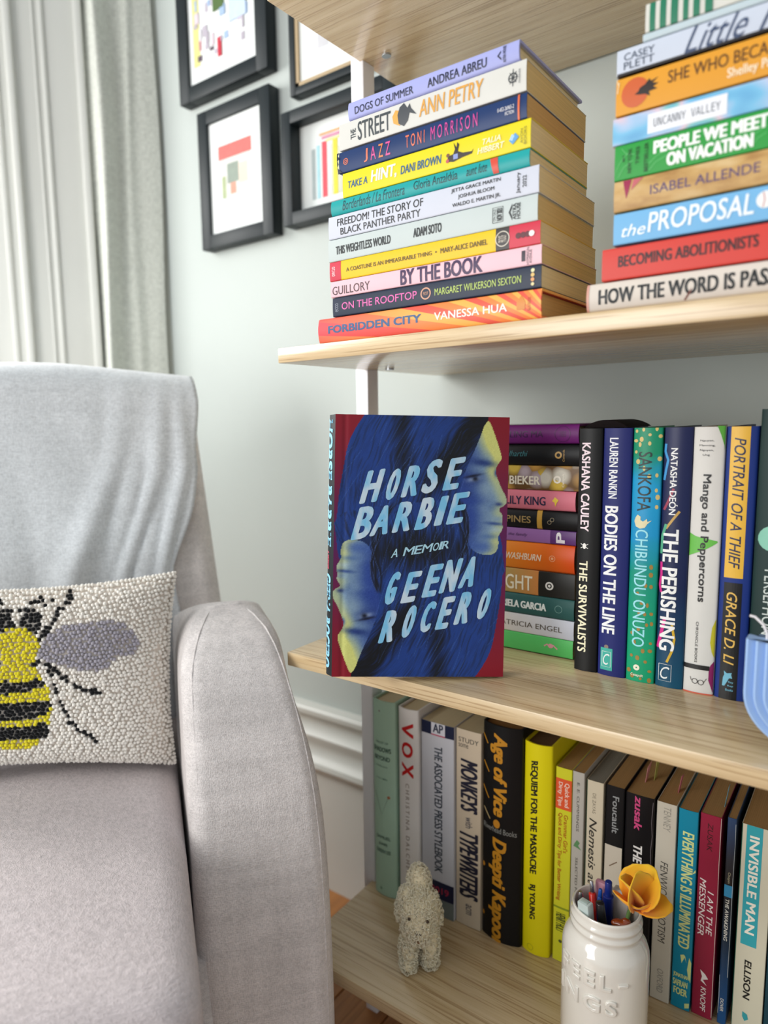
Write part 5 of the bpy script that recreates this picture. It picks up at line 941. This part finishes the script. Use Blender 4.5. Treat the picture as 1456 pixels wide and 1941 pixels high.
def arm(l0, l1, outer):
    # front surface f(z), narrowing and rounding over at the top
    prof = [(-.800, .150), (-.70, .155), (-.62, .154), (-.55, .150), (-.50, .143), (-.45, .134), (-.40, .122), (-.36, .110), (-.325, .096), (-.295, .081), (-.27, .063), (-.252, .044), (-.238, .022), (-.228, -.004), (-.2215, -.034), (-.218, -.07)]
    def tab(z, xs):
        xs = sorted(xs)
        if z <= xs[0][0]: return xs[0][1]
        for (a0, b0), (a1, b1) in zip(xs[:-1], xs[1:]):
            if a0 <= z <= a1: return b0 + (b1 - b0) * (z - a0) / (a1 - a0)
        return xs[-1][1]
    insL = [(-.30, 0), (-.27, .002), (-.258, .005), (-.245, .010), (-.233, .018), (-.2245, .029), (-.218, .045)]
    insR = [(-.44, 0), (-.387, .003), (-.338, .009), (-.295, .017), (-.270, .022), (-.258, .025), (-.245, .029), (-.233, .036), (-.2245, .047), (-.218, .064)]
    back = [(-.31, -.30), (-.29, -.24), (-.270, -.20), (-.252, -.15), (-.238, -.115), (-.228, -.085), (-.2215, -.060), (-.218, -.045)]
    prof = prof[:-1] + [(-.218, -.028)]
    if outer < 0: insL, insR = insR, insL
    sec = []
    for i, (z, f) in enumerate(prof):
        pts_ = rrect(l0 + tab(z, insL), l1 - tab(z, insR), tab(z, back), f, z, .024, 8)
        if outer > 0: pts_ = [(min(l, .122 + max(0, (ff_ - .075)) * .9), ff_, zz_) for (l, ff_, zz_) in pts_]
        sec.append(pts_)
    o = loft('armrest', sec, LINEN, chair, True)
    sb_ = o.modifiers.new('soft', 'SUBSURF'); sb_.levels = 1; sb_.render_levels = 1
    # piped seams where the front panel meets the sides
    for (lo, sg, tb) in ((l1 - .011, 1, insR), (l0 + .012, -1, insL)):
        pts = [(lo - sg * tab(z, tb), -(f - .0050), z - ZF) for (z, f) in prof[:-1]]
        tube('seam', pts, .0012, LINEN, chair, 6)
    return o
arm(.001, .150, 1)
arm(-.730, -.581, -1)

def cushion(name, l0, l1, f0, f1, z0, z1, crown, rad, mt, parent, nx=26, ny=22, dish=0):
    """boxed cushion with crowned top and rounded rim"""
    secs = []
    # stack of rounded rectangles: bottom, sides, rim roll, then shrinking loops over the top
    def top_z(l, f):
        u = (l - l0) / (l1 - l0) * 2 - 1; v = (f - f0) / (f1 - f0) * 2 - 1
        return z1 + crown * (1 - abs(u) ** 2.2) * (1 - abs(v) ** 2.6)
    for (ins, z) in ((rad * .6, z0), (0.001, z0 + rad * .5), (0, z0 + rad), (0, z1 - rad)):
        secs.append(rrect(l0 + ins, l1 - ins, f0 + ins, f1 - ins, z, .03, 6))
    for k in range(1, 7):
        a = PI / 2 * k / 6; ins = rad * (1 - math.cos(a)); z = z1 - rad + rad * math.sin(a)
        secs.append([(p[0], p[1], z + (top_z(p[0], p[1]) - z1) * math.sin(a)) for p in rrect(l0 + ins, l1 - ins, f0 + ins, f1 - ins, z, .03, 6)])
    base = rrect(l0 + rad, l1 - rad, f0 + rad, f1 - rad, z1, .03, 6)
    cl, cf = (l0 + l1) / 2, (f0 + f1) / 2
    for k in range(1, 16):
        s = 1 - k / 16
        secs.append([(cl + (p[0] - cl) * s, cf + (p[1] - cf) * s, top_z(cl + (p[0] - cl) * s, cf + (p[1] - cf) * s)) for p in base])
    return loft(name, secs, mt, parent, True)
cushion('seat_cushion', -.578, -.003, -.14, .345, -.545, -.420, .030, .030, weave('pale_linen_seat', 'dacfcf', 1000, bump=.8, slub=.06), chair)
loft('seat_frame', [rrect(-.590, .010, -.28, .30, z, .02) for z in (-.80, -.552)], LINEN, chair, math.radians(40))
# backrest: slices rising and leaning back
bs_ = []
for i in range(30):
    q = i / 29
    z = -.555 + q * (.062 + .555)
    ff = -.125 - .115 * q
    lr = .080 - .030 * max(0, (z + .30) / .36)
    th = .15 - .04 * q
    top = max(0, (q - .90) / .10); ins = .030 * (1 - math.sqrt(max(0, 1 - top ** 2)))
    bs_.append(rrect(-.66 + .03 * q + ins, lr - ins, ff - th + ins, ff - ins, z, .028, 8))
loft('backrest', bs_, LINEN, chair, True)
for (l, f) in ((-.66, .12), (.08, .12), (-.66, -.26), (.08, -.26)):
    lathe('foot', [(.014, .0), (.020, .0520)], 16, wood('foot_wood', '6a4a30', '4c3422') if l == -.66 and f == .12 else bpy.data.materials['foot_wood'], chair, (l, -f, 0))

# blanket draped over the back
def blanket():
    path = []   # (f, z) along the cloth from the front hem over the top to the rear hem
    for i in range(34):
        q = i / 33; z = -.40 + q * (.052 + .40); qq = (z + .555) / .617
        path.append((-.125 - .115 * qq + .010, z))
    for k in range(1, 12):
        a = PI * k / 12
        path.append((-.287 + .056 * math.cos(a) + .0, .056 + .030 * math.sin(a)))
    for i in range(12): path.append((-.352, .050 - i * .022))
    nl = 110; vs = []; fs = []
    for j, (f, z) in enumerate(path):
        for i in range(nl + 1):
            u = i / nl
            right = .054 if z > -.06 else .054 - .03 * (-.06 - z) / .1
            right = max(right, .012)
            l = -.60 + (right + .60) * u
            drop = max(0, min(1, (.09 - z) / .25))
            fold = .007 * drop * math.sin(2 * PI * (u * 3.5 + .2 * math.sin(z * 9) + (z * 1.2))) * (0.4 + .6 * u)
            fold += .016 * drop * math.exp(-((u - .80 - (z + .1) * .30) / .03) ** 2)
            if u > .80: fold += .016 * drop * math.exp(-((u - .90 - (z + .1) * .16) / .018) ** 2) + .014 * drop * math.exp(-((u - .965) / .012) ** 2)
            ed = .004 * math.sin(z * 40) * (u > .99)
            zz = z + (.010 * math.exp(-((u - .62) / .22) ** 2) - .012 * max(0, (u - .7) / .3) ** 1.5 if 33 <= j <= 45 else 0)
            dirn = 1 if j < 46 else -1
            vs.append((l + ed, -(f + dirn * abs(fold) * .9), zz - ZF))
    Wd = nl + 1
    for j in range(len(path) - 1):
        for i in range(nl):
            a = j * Wd + i; fs.append((a, a + 1, a + Wd + 1, a + Wd))
    me = bpy.data.meshes.new('throw_blanket'); me.from_pydata(vs, [], fs)
    o = link_mesh('throw_blanket', me, weave('grey_throw', 'd9dde0', 700, bump=.35, slub=.05), None, True)
    o.matrix_world = chair_mw
    mo = o.modifiers.new('thick', 'SOLIDIFY'); mo.thickness = .003; mo.offset = 1
    return tag(o, 'light grey throw blanket draped over the back of the armchair', 'blanket')
blanket()

# ------------------------------------------------------------------ bee pillow
def pillow():
    hl, hz = .207, .119                       # half sizes
    cl, cz = -.206, -.2985
    tilt = .10
    Mx = chair_mw @ Matrix.Translation((cl, .040, cz - ZF + .015)) @ Matrix.Rotation(-tilt, 4, 'X') @ Matrix.Rotation(.055, 4, 'Y')
    root = empty('throw_pillow', 'cream looped-wool pillow with a yellow and black bee, leaning on the armchair', 'pillow', mw=Mx)
    def surf(s, t, side):
        x = hl * s * (1 - .045 * (1 - t * t)); z = hz * t * (1 - (.15 if t > 0 else .17) * (1 - s * s))
        th = .055 * (max(0, 1 - s ** 4) * max(0, 1 - t ** 4)) ** .55
        return Vector((x, -side * th, z))
    vs = []; fs = []; n = 40; m_ = 26
    for side in (1, -1):
        for j in range(m_ + 1):
            for i in range(n + 1): vs.append(surf(i / n * 2 - 1, j / m_ * 2 - 1, side))
    W_ = n + 1; off = W_ * (m_ + 1)
    for j in range(m_):
        for i in range(n):
            a = j * W_ + i; fs.append((a, a + 1, a + W_ + 1, a + W_)); fs.append((off + a, off + a + W_, off + a + W_ + 1, off + a + 1))
    body = obj_from('pillow_cover', vs, fs, mat('d9cfc4', .9, .2, noise=.06), root, True)
    # bee drawing in zoomed photo units
    def mir(p): return [(250 - x, y) for x, y in p]
    thorax = [(125, 488), (180, 495), (240, 535), (280, 560), (288, 640), (258, 700), (240, 760), (290, 820), (305, 870), (125, 900)]
    thorax = thorax + mir(thorax)[::-1]
    abd = [(125, 850), (300, 860), (345, 930), (362, 1000), (374, 1120), (352, 1220), (320, 1290), (250, 1345), (170, 1368), (125, 1362)]
    abd = abd + mir(abd)[::-1]
    stripes = [[(-120, 902), (0, 895), (312, 852), (330, 938), (0, 996), (-120, 996)], [(-140, 1070), (0, 1062), (362, 1022), (370, 1112), (170, 1176), (-140, 1168)], [(-120, 1234), (0, 1228), (350, 1188), (342, 1282), (0, 1314), (-110, 1312)]]
    lobe = [(140, 470), (190, 385), (240, 358), (310, 420), (318, 480), (275, 535), (220, 520), (150, 500)]
    wing = smooth([(290, 640), (340, 540), (470, 480), (600, 455), (780, 438), (880, 455), (960, 510), (1008, 590), (990, 640), (950, 690), (850, 710), (790, 780), (720, 822), (620, 815), (520, 790), (420, 760), (330, 740), (270, 710)], 1)
    lines = [([(300, 575), (350, 500), (400, 450), (430, 380), (470, 335), (512, 300), (495, 250)], 15), ([(150, 372), (230, 362), (310, 355), (370, 325), (400, 298)], 9), ([(-60, 300), (10, 315)], 20),
             ([(230, 760), (330, 752), (400, 800), (460, 860), (540, 915), (600, 950), (700, 965), (770, 980)], 15), ([(355, 810), (390, 910), (430, 1010), (460, 1100), (520, 1190), (610, 1255), (710, 1308)], 13)]
    lines += [(mir(a), w_) for a, w_ in lines]
    pts = []
    sp = .00455
    nx = int(2 * hl / sp); nz = int(2 * hz / sp)
    rr = random.Random(5)
    for j in range(nz + 1):
        for i in range(nx + 1):
            s = (i + (.5 if j % 2 else 0) + rr.uniform(-.28, .28)) / nx * 2 - 1; t = (j + rr.uniform(-.25, .25)) / nz * 2 - 1
            s = max(-.993, min(.993, s)); t = max(-.990, min(.990, t))
            pts.append((s, t))
    pts = np.array(pts)
    l = cl + hl * pts[:, 0]; z = cz + hz * pts[:, 1] * (1 - .13 * (1 - pts[:, 0] ** 2))
    # the drawing's own flat coordinates as a smooth function of the place on the pillow front
    ex = [(i, j) for i in range(4) for j in range(4 - i)]
    kx = [-30.761, -0.768, 14.074, 0.071, 375.171, 0.986, -1.221, -18.717, -0.086, -5.229]
    ky = [1307.066, -175.13, -19.008, 10.127, -21.8, 8.873, 8.15, 11.359, -24.295, -23.402]
    px = sum(k_ * pts[:, 0] ** i * pts[:, 1] ** j for k_, (i, j) in zip(kx, ex)); py = sum(k_ * pts[:, 0] ** i * pts[:, 1] ** j for k_, (i, j) in zip(ky, ex))
    zx = px * 3.832; zy = (py - 1060) * 3.832
    col = np.zeros(len(pts), int)
    col[inside(zx, zy, wing)] = 3
    wm = mir(wing); col[inside(zx, zy, wm)] = 3
    col[inside(zx, zy, abd)] = 1
    for st in stripes: col[inside(zx, zy, st) & (inside(zx, zy, abd) | (np.abs(zx - 125) < 240))] = 2
    for st in (lobe, mir(lobe)): col[inside(zx, zy, st)] = 2
    col[inside(zx, zy, thorax) & (zy < 905)] = 1
    for (ln, w_) in lines:
        for a, b in zip(ln[:-1], ln[1:]):
            a = np.array(a, float); b = np.array(b, float); d = b - a; L2 = d @ d
            tt = np.clip(((zx - a[0]) * d[0] + (zy - a[1]) * d[1]) / L2, 0, 1)
            dist = np.hypot(zx - a[0] - tt * d[0], zy - a[1] - tt * d[1])
            col[dist < w_] = 2
    bm = bmesh.new(); bmesh.ops.create_icosphere(bm, subdivisions=1, radius=1)
    iv = np.array([v.co[:] for v in bm.verts]); bm.verts.ensure_lookup_table(); iff = np.array([[v.index for v in f.verts] for f in bm.faces]); bm.free()
    names = [('cream_loops', 'f8f1e8'), ('yellow_loops', 'e8da2c'), ('black_loops', '0c0d10'), ('grey_loops', 'aca8b2')]
    for c in range(4):
        V = []; Fc = []
        for (s, t) in pts[col == c]:
            p = surf(s, t, 1)
            du = surf(min(s + .02, 1), t, 1) - surf(max(s - .02, -1), t, 1); dv = surf(s, min(t + .02, 1), 1) - surf(s, max(t - .02, -1), 1)
            nn = dv.cross(du).normalized() if du.cross(dv).length > 1e-9 else Vector((0, -1, 0))
            if nn.y > 0: nn = -nn
            a = du.normalized(); b = nn.cross(a)
            k = rr.uniform(.85, 1.12)
            sc = np.array([.0027 * k, .0025 * k, .0031 * k])
            R_ = np.array([a[:], b[:], nn[:]])
            q = (iv * sc) @ R_ + np.array((p + nn * .0008)[:])
            Fc.append(iff + len(V) * 12); V.append(q)
        if not V: continue
        V = np.concatenate(V); Fc = np.concatenate(Fc)
        me = bpy.data.meshes.new(names[c][0]); me.from_pydata(V.tolist(), [], Fc.tolist())
        o = link_mesh(names[c][0], me, mat(names[c][1], .95, .15, noise=.10, scale=500, sheen=.3), root, True)
        o['kind'] = 'stuff'
    return root
pillow()

# ------------------------------------------------------------------ shaggy cream animal figurine
def implicit_mesh(name, blobs, vox, mt, parent):
    bm = bmesh.new()
    for (cx, cy, cz, rx, ry, rz) in blobs:
        g = bmesh.ops.create_icosphere(bm, subdivisions=3, radius=1)
        for v in g['verts']: v.co = Vector((cx + v.co.x * rx, cy + v.co.y * ry, cz + v.co.z * rz))
    me = bpy.data.meshes.new(name + '_src'); bm.to_mesh(me); bm.free()
    o = bpy.data.objects.new(name + '_src', me); COL.objects.link(o)
    r = o.modifiers.new('r', 'REMESH'); r.mode = 'VOXEL'; r.voxel_size = vox
    s = o.modifiers.new('s', 'SMOOTH'); s.factor = .6; s.iterations = 5
    dg = bpy.context.evaluated_depsgraph_get()
    me2 = bpy.data.meshes.new_from_object(o.evaluated_get(dg))
    bpy.data.objects.remove(o)
    me2.name = name; me2.materials.clear()
    return link_mesh(name, me2, mt, parent, True)

def figurine():
    root = empty('animal_figurine', 'shaggy cream woolly animal figurine standing on the bottom shelf in front of the white stylebook', 'figurine', (.136, .066, Z[3]))
    root.rotation_euler = (0, 0, math.radians(30))
    # local: x to the right in the photo, -y toward the camera, z up
    bl = [(0, .012, .066, .0215, .026, .030), (0, .012, .096, .013, .015, .026), (0, -.004, .076, .0200, .018, .022), (.0, -.014, .062, .0155, .012, .020), (-.012, .002, .088, .010, .012, .014), (.012, .002, .084, .010, .012, .014),
          (-.012, -.006, .034, .0095, .0105, .032), (.0125, .000, .036, .0100, .0110, .030), (-.012, -.007, .010, .0090, .0100, .010), (.0125, .002, .010, .0098, .0100, .010), (-.011, .030, .034, .009, .010, .033), (.011, .030, .034, .009, .010, .033), (-.019, .004, .070, .007, .010, .016), (.019, .006, .066, .007, .010, .018)]
    fleece = mat('e8dbba', .95, .15, noise=.15, scale=120, bump=.5, sheen=.3)
    body = implicit_mesh('body', bl, .0022, fleece, root)
    rr = random.Random(9)
    polys = body.data.polygons
    V = []; Fc = []
    idx = list(range(len(polys)))
    for _ in range(3000):
        p = polys[rr.choice(idx)]
        c = p.center; nn = p.normal
        if c.z < .002 and nn.z < -.5: continue
        a = nn.orthogonal().normalized(); a = Matrix.Rotation(rr.uniform(0, 2 * PI), 3, nn) @ a
        b = nn.cross(a)
        Lc = rr.uniform(.0035, .0062); rad = rr.uniform(.00050, .00080)
        base = len(V)
        for k in range(5):
            q = k / 4
            pc = c + nn * (math.sin(q * PI * .9) * Lc * .65) + a * (q * Lc * 1.1) + b * (math.sin(q * 5) * Lc * .25)
            pc.z = max(pc.z, .0006)
            for h in range(3):
                an = 2 * PI * h / 3
                V.append(tuple(pc + (b * math.cos(an) + nn * math.sin(an)) * rad * (1 - .5 * q)))
            if k:
                for h in range(3):
                    i0 = base + (k - 1) * 3 + h; i1 = base + (k - 1) * 3 + (h + 1) % 3
                    Fc.append((i0, i1, i1 + 3, i0 + 3))
    o = obj_from('curly_fleece', V, Fc, mat('f6ecd2', .95, .15, noise=.12, scale=300, sheen=.3), root, True); o['kind'] = 'stuff'
    dk = mat('3c2c20', .5)
    def ball(name, x, y, z, r, m_=dk):
        bm = bmesh.new(); bmesh.ops.create_uvsphere(bm, u_segments=12, v_segments=8, radius=r)
        me = bpy.data.meshes.new(name); bm.to_mesh(me); bm.free(); b_ = link_mesh(name, me, m_, root, True); b_.location = (x, y, z)
    ball('eye', -.0105, -.0235, .0790, .0018); ball('eye', .0105, -.0235, .0775, .0018)
    ball('nostril', -.0020, -.0275, .0635, .0012); ball('nostril', .0022, -.0275, .0640, .0012); ball('mouth', .0, -.0250, .0520, .0016, mat('7a5a3c', .8))
    return root
figurine()

# ------------------------------------------------------------------ white jar with pens, and what it holds
JC = Vector((.3415, .086, Z[3])); JR = .0412
jar = empty('ceramic_jar', 'glossy white ceramic screw-top jar with raised letters, holding pens on the bottom shelf', 'jar', JC)
CER = mat('e6e2d8', .12, .6, noise=.015, scale=8, coat=.6)
jp = [(.030, 0), (.0365, .0005), (.0398, .004), (.0412, .012), (.0412, .112), (.0406, .120), (.0385, .127), (.0350, .1325), (.0330, .1355), (.0322, .1385), (.0338, .1410), (.0338, .1430), (.0322, .1450), (.0322, .1475), (.0336, .1495), (.0336, .1512), (.0322, .1530),
      (.0320, .1575), (.0322, .1595), (.0314, .1608), (.0300, .1604), (.0294, .1585), (.0290, .140), (.0340, .125), (.0378, .115), (.0382, .012), (.030, .006), (.004, .005)]
lathe('jar_body', jp, 72, CER, jar)
def emboss(s, phi0, arc, z0, z1):
    bm, w_, h_ = text_bm(s, 0, 0, None, extrude=.01, bevel=.045, space=1.35)
    zz = [v.co.z for v in bm.verts]; zmax = max(zz); zmin = min(zz)
    for v in bm.verts:
        a = phi0 + (v.co.x - .5) * arc; d = (v.co.z - zmin) / (zmax - zmin)
        r = JR - .0010 + .0030 * d
        v.co = Vector((r * math.cos(a), r * math.sin(a), z0 + (z1 - z0) * v.co.y))
    me = bpy.data.meshes.new('raised_letters'); bm.to_mesh(me); bm.free()
    link_mesh('raised_letters', me, CER, jar, math.radians(60))
ph = math.radians(-74)
emboss('FEEL', ph - math.radians(28), math.radians(74), .0985, .1150)
emboss('-', ph + math.radians(24), math.radians(13), .1045, .1078)
emboss('INGS', ph - math.radians(26), math.radians(86), .0735, .0900)

def stick(name, label, cat, top, bottom, segs, grp='pens and small things standing in the white jar'):
    """segs: list of (fraction from, to, radius0, radius1, colour, part name), from top to bottom"""
    top = Vector(top); bottom = Vector(bottom); ax = top - bottom; L = ax.length
    q = ax.to_track_quat('Z', 'Y')
    root = empty(name, label, cat, bottom, grp); root.rotation_mode = 'QUATERNION'; root.rotation_quaternion = q
    for (a, b, r0, r1, c, nm) in segs:
        z1, z0 = L * (1 - a), L * (1 - b)
        metal = c == 'metal'
        rmin = min(r0, r1)
        lathe(nm, [(r1 * .93, z0), (r1, z0 + .0003), (r0, z1 - .0006), (r0 * .85, z1)], 20, mat('b8b8bc', .25, metal=.95) if metal else mat(c, .28, .5, noise=.02), root)
    return root
b0 = JC.z + .008
stick('pen', 'red pen with silver clicker in the white jar', 'pen', (.3247, .0905, -.4660), (.350, .075, b0), [(0, .07, .0019, .0019, 'metal', 'clicker'), (.07, 1, .0036, .0042, 'c82418', 'barrel')])
stick('pen', 'dark blue pen with push button, tallest in the white jar', 'pen', (.3432, .0850, -.4560), (.336, .110, b0), [(0, .09, .0033, .0035, '152a78', 'push_button'), (.09, 1, .0050, .0052, '12246c', 'barrel')])
stick('pen', 'black capped pen leaning behind the pale eraser in the white jar', 'pen', (.3395, .0710, -.4720), (.352, .100, b0), [(0, .30, .0040, .0046, '16181a', 'cap'), (.30, 1, .0038, .0036, '26282a', 'barrel')])
stick('pen', 'light blue pen with rounded silver end at the left rim of the white jar', 'pen', (.3165, .0830, -.4770), (.330, .100, b0), [(0, .07, .0022, .0034, 'metal', 'end_cap'), (.07, 1, .0032, .0032, '3c86b8', 'barrel')])
stick('pen', 'small blue pen end beside the tall dark blue pen', 'pen', (.3345, .0890, -.4700), (.330, .080, b0), [(0, .05, .0018, .0022, '2050a0', 'tip'), (.05, 1, .0024, .0026, '2050a0', 'barrel')])
def block(name, label, cat, top, bot, wx, wy, h, bev=.0012, rot=0):
    top = Vector(top); bot = Vector(bot); ax = top - bot
    root = empty(name, label, cat, bot, 'pens and small things standing in the white jar'); root.rotation_mode = 'QUATERNION'
    root.rotation_quaternion = ax.to_track_quat('Z', 'Y') @ Matrix.Rotation(rot, 3, 'Z').to_quaternion()
    box('body', -wx, wx, -wy, wy, 0, ax.length, mat(h, .4, .4, noise=.03), root, bev=bev)
    return root
eb = block('eraser_stick', 'pale grey-green rectangular eraser stick at the front of the white jar', 'eraser', (.3270, .0655, -.4735), (.338, .080, b0), .0062, .0045, 'bccac6', rot=.35)
box('raised_panel', -.0036, .0036, -.0025, .0025, (Vector((.3270, .0655, -.4735)) - Vector((.338, .080, b0))).length, (Vector((.3270, .0655, -.4735)) - Vector((.338, .080, b0))).length + .0006, mat('a9bab4', .4), eb, bev=.0003)
block('highlighter', 'dusty pink highlighter standing at the back of the white jar', 'highlighter', (.3330, .1000, -.4680), (.334, .108, b0), .0070, .0036, 'b07c8c', bev=.003)
block('plastic_case', 'translucent pale plastic case standing at the back right of the white jar', 'case', (.3520, .0995, -.4680), (.352, .102, b0), .0075, .0042, 'aca39c', bev=.002)
# tortoiseshell hair clip lump
tc_ = implicit_mesh('hair_clip', [(.3595, .0715, -.4860, .0085, .0050, .0042), (.3545, .0700, -.4865, .0040, .0035, .0032), (.3640, .0735, -.4830, .0042, .0035, .0040)], .0010, mat('7c3410', .15, .6, noise=.6, scale=160), None)
tag(tc_, 'glossy brown tortoiseshell hair clip at the front right of the white jar', 'hair clip', 'pens and small things standing in the white jar')

# yellow foam flower on a stem
def flower():
    C0 = Vector((.3720, .0700, -.4615))
    root = empty('artificial_flower', 'yellow artificial flower leaning over the right rim of the white jar', 'flower', C0)
    up = Vector((.10, -.30, .95)).normalized()          # axis of the cup
    rgt = Vector((.778, .628, 0)); rgt = (rgt - up * rgt.dot(up)).normalized(); fwd = up.cross(rgt)
    mt, nt, bs = new_mat('yellow_petal')
    at = nt.nodes.new('ShaderNodeTexCoord'); sp = nt.nodes.new('ShaderNodeVectorMath'); sp.operation = 'LENGTH'
    nt.links.new(at.outputs['Object'], sp.inputs[0])
    rp = nt.nodes.new('ShaderNodeValToRGB'); rp.color_ramp.elements[0].position = .010; rp.color_ramp.elements[0].color = lin('e58a08'); rp.color_ramp.elements[1].position = .042; rp.color_ramp.elements[1].color = lin('f0be1c')
    nt.links.new(sp.outputs['Value'], rp.inputs[0]); nt.links.new(rp.outputs[0], bs.inputs['Base Color'])
    bs.inputs['Roughness'].default_value = .75; bs.inputs['Sheen Weight'].default_value = .2; bs.inputs['Subsurface Weight'].default_value = .1; bs.inputs['Subsurface Scale'].default_value = .005
    def petal(az, Lp, wd, lean0, lean1, curl=0, twist=0):
        d = (rgt * math.cos(az) + fwd * math.sin(az)); sd = up.cross(d)
        vs = []; fs = []; nu, nv = 14, 18
        for j in range(nv + 1):
            q = j / nv
            an = lean0 + (lean1 - lean0) * q
            # centre line: integrate
            c = Vector()
            steps = 24; c = Vector((0, 0, 0))
            for k in range(int(steps * q)):
                qa = (k + .5) / steps; aa = lean0 + (lean1 - lean0) * qa
                c += (up * math.cos(aa) + d * math.sin(aa)) * (Lp / steps)
            nrm = (d * math.cos(an) - up * math.sin(an))
            half = wd * (math.sin(PI * min(1, q * .92 + .06)) ** .62) * (.75 + .5 * q) * .5
            for i in range(nu + 1):
                s = i / nu * 2 - 1
                cup = -abs(s) ** 2 * half * (.55 - .35 * q + curl)
                p = c + sd * (s * half) + nrm * cup * 1.0 + (up * math.cos(an) + d * math.sin(an)) * (-.10 * s * s * half)
                vs.append(p)
        W_ = nu + 1
        for j in range(nv):
            for i in range(nu):
                a = j * W_ + i; fs.append((a, a + 1, a + W_ + 1, a + W_))
        o = obj_from('petal', vs, fs, mt, root, True)
        mo = o.modifiers.new('t', 'SOLIDIFY'); mo.thickness = .0009
        return o
    petal(math.radians(118), .047, .036, .02, .02)                   # back
    petal(math.radians(30), .044, .040, .50, .62, .1)              # right back
    petal(math.radians(-25), .034, .030, 1.10, 1.35, -.1)             # right front
    petal(math.radians(-105), .024, .040, .95, .45, .30)            # front, rolled
    petal(math.radians(178), .044, .022, .12, .62, .3)             # left
    stem = tube('stem', [(0, 0, .001), (-.006, .004, -.010), (-.014, .012, -.05), (-.020, .022, -.150)], .0018, mat('4c6a34', .6), root)
    bm = bmesh.new(); bmesh.ops.create_uvsphere(bm, u_segments=12, v_segments=8, radius=.004)
    me = bpy.data.meshes.new('flower_base'); bm.to_mesh(me); bm.free(); link_mesh('flower_base', me, mat('a8a020', .6), root, True)
flower()

# ------------------------------------------------------------------ ribbed blue candle at the right edge
def candle():
    cx, y0, y1 = .5070, .012, .052; z1 = -.1715; zb = -.2560; hw = .0515
    root = empty('candle', 'pale blue candle with nested U-shaped ribs and a white wick, on a small black stand', 'candle', (cx, y0, Z[2] + .004))
    base = Z[2] + .004
    def U(hw_, zt, zbot, n=24):
        r = hw_
        h = zt - zbot
        ry = min(h * .50, r * .85)
        pts = [(hw_, zt)]
        for i in range(n + 1):
            a = PI * i / n
            pts.append((hw_ * math.cos(a), zbot + ry - ry * math.sin(a) if True else 0))
        pts.append((-hw_, zt))
        return pts
    WAX = mat('9cbce8', .38, .5, noise=.02, scale=20)
    secs = []
    prof = []                       # (inset, y) steps front to middle, mirrored behind
    step = .0068
    for k in range(5):
        ins = (4 - k) * step
        yy = y0 + k * .0030
        prof += [(ins + .0020, yy + .0003), (ins + .0008, yy + .0008), (ins + .0002, yy + .0022), (ins + .0004, yy + .0064)]
    prof_b = [(i_, y0 + y1 - yy) for (i_, yy) in reversed(prof)]
    allp = prof + prof_b
    vs = []; n = None
    for (ins, yy) in allp:
        pts = U(hw - ins, z1 - .0000, base + .0004 + ins * 1.0)
        n = len(pts)
        for (x, z) in pts: vs.append((x, yy - y0, z - base))
    fs = []
    for i in range(len(allp) - 1):
        for k in range(n):
            a = i * n + k; b = i * n + (k + 1) % n; fs.append((a, b, b + n, a + n))
    fs.append(tuple(range(n))); fs.append(tuple(range((len(allp) - 1) * n, len(allp) * n))[::-1])
    me = bpy.data.meshes.new('wax_body'); me.from_pydata(vs, [], fs)
    bm = bmesh.new(); bm.from_mesh(me); bmesh.ops.recalc_face_normals(bm, faces=bm.faces[:]); bm.to_mesh(me); bm.free()
    link_mesh('wax_body', me, WAX, root, math.radians(40))
    tube('wick', [(-.038, .020, z1 - base - .002), (-.038, .020, z1 - base + .004), (-.041, .020, z1 - base + .011), (-.047, .021, z1 - base + .016), (-.0505, .021, z1 - base + .0165)], .0011, mat('e6e2e4', .7), root)
    box('stand', -.030, .030, .004, .036, -.004, .0012, mat('15161a', .4), root, bev=.001)
candle()
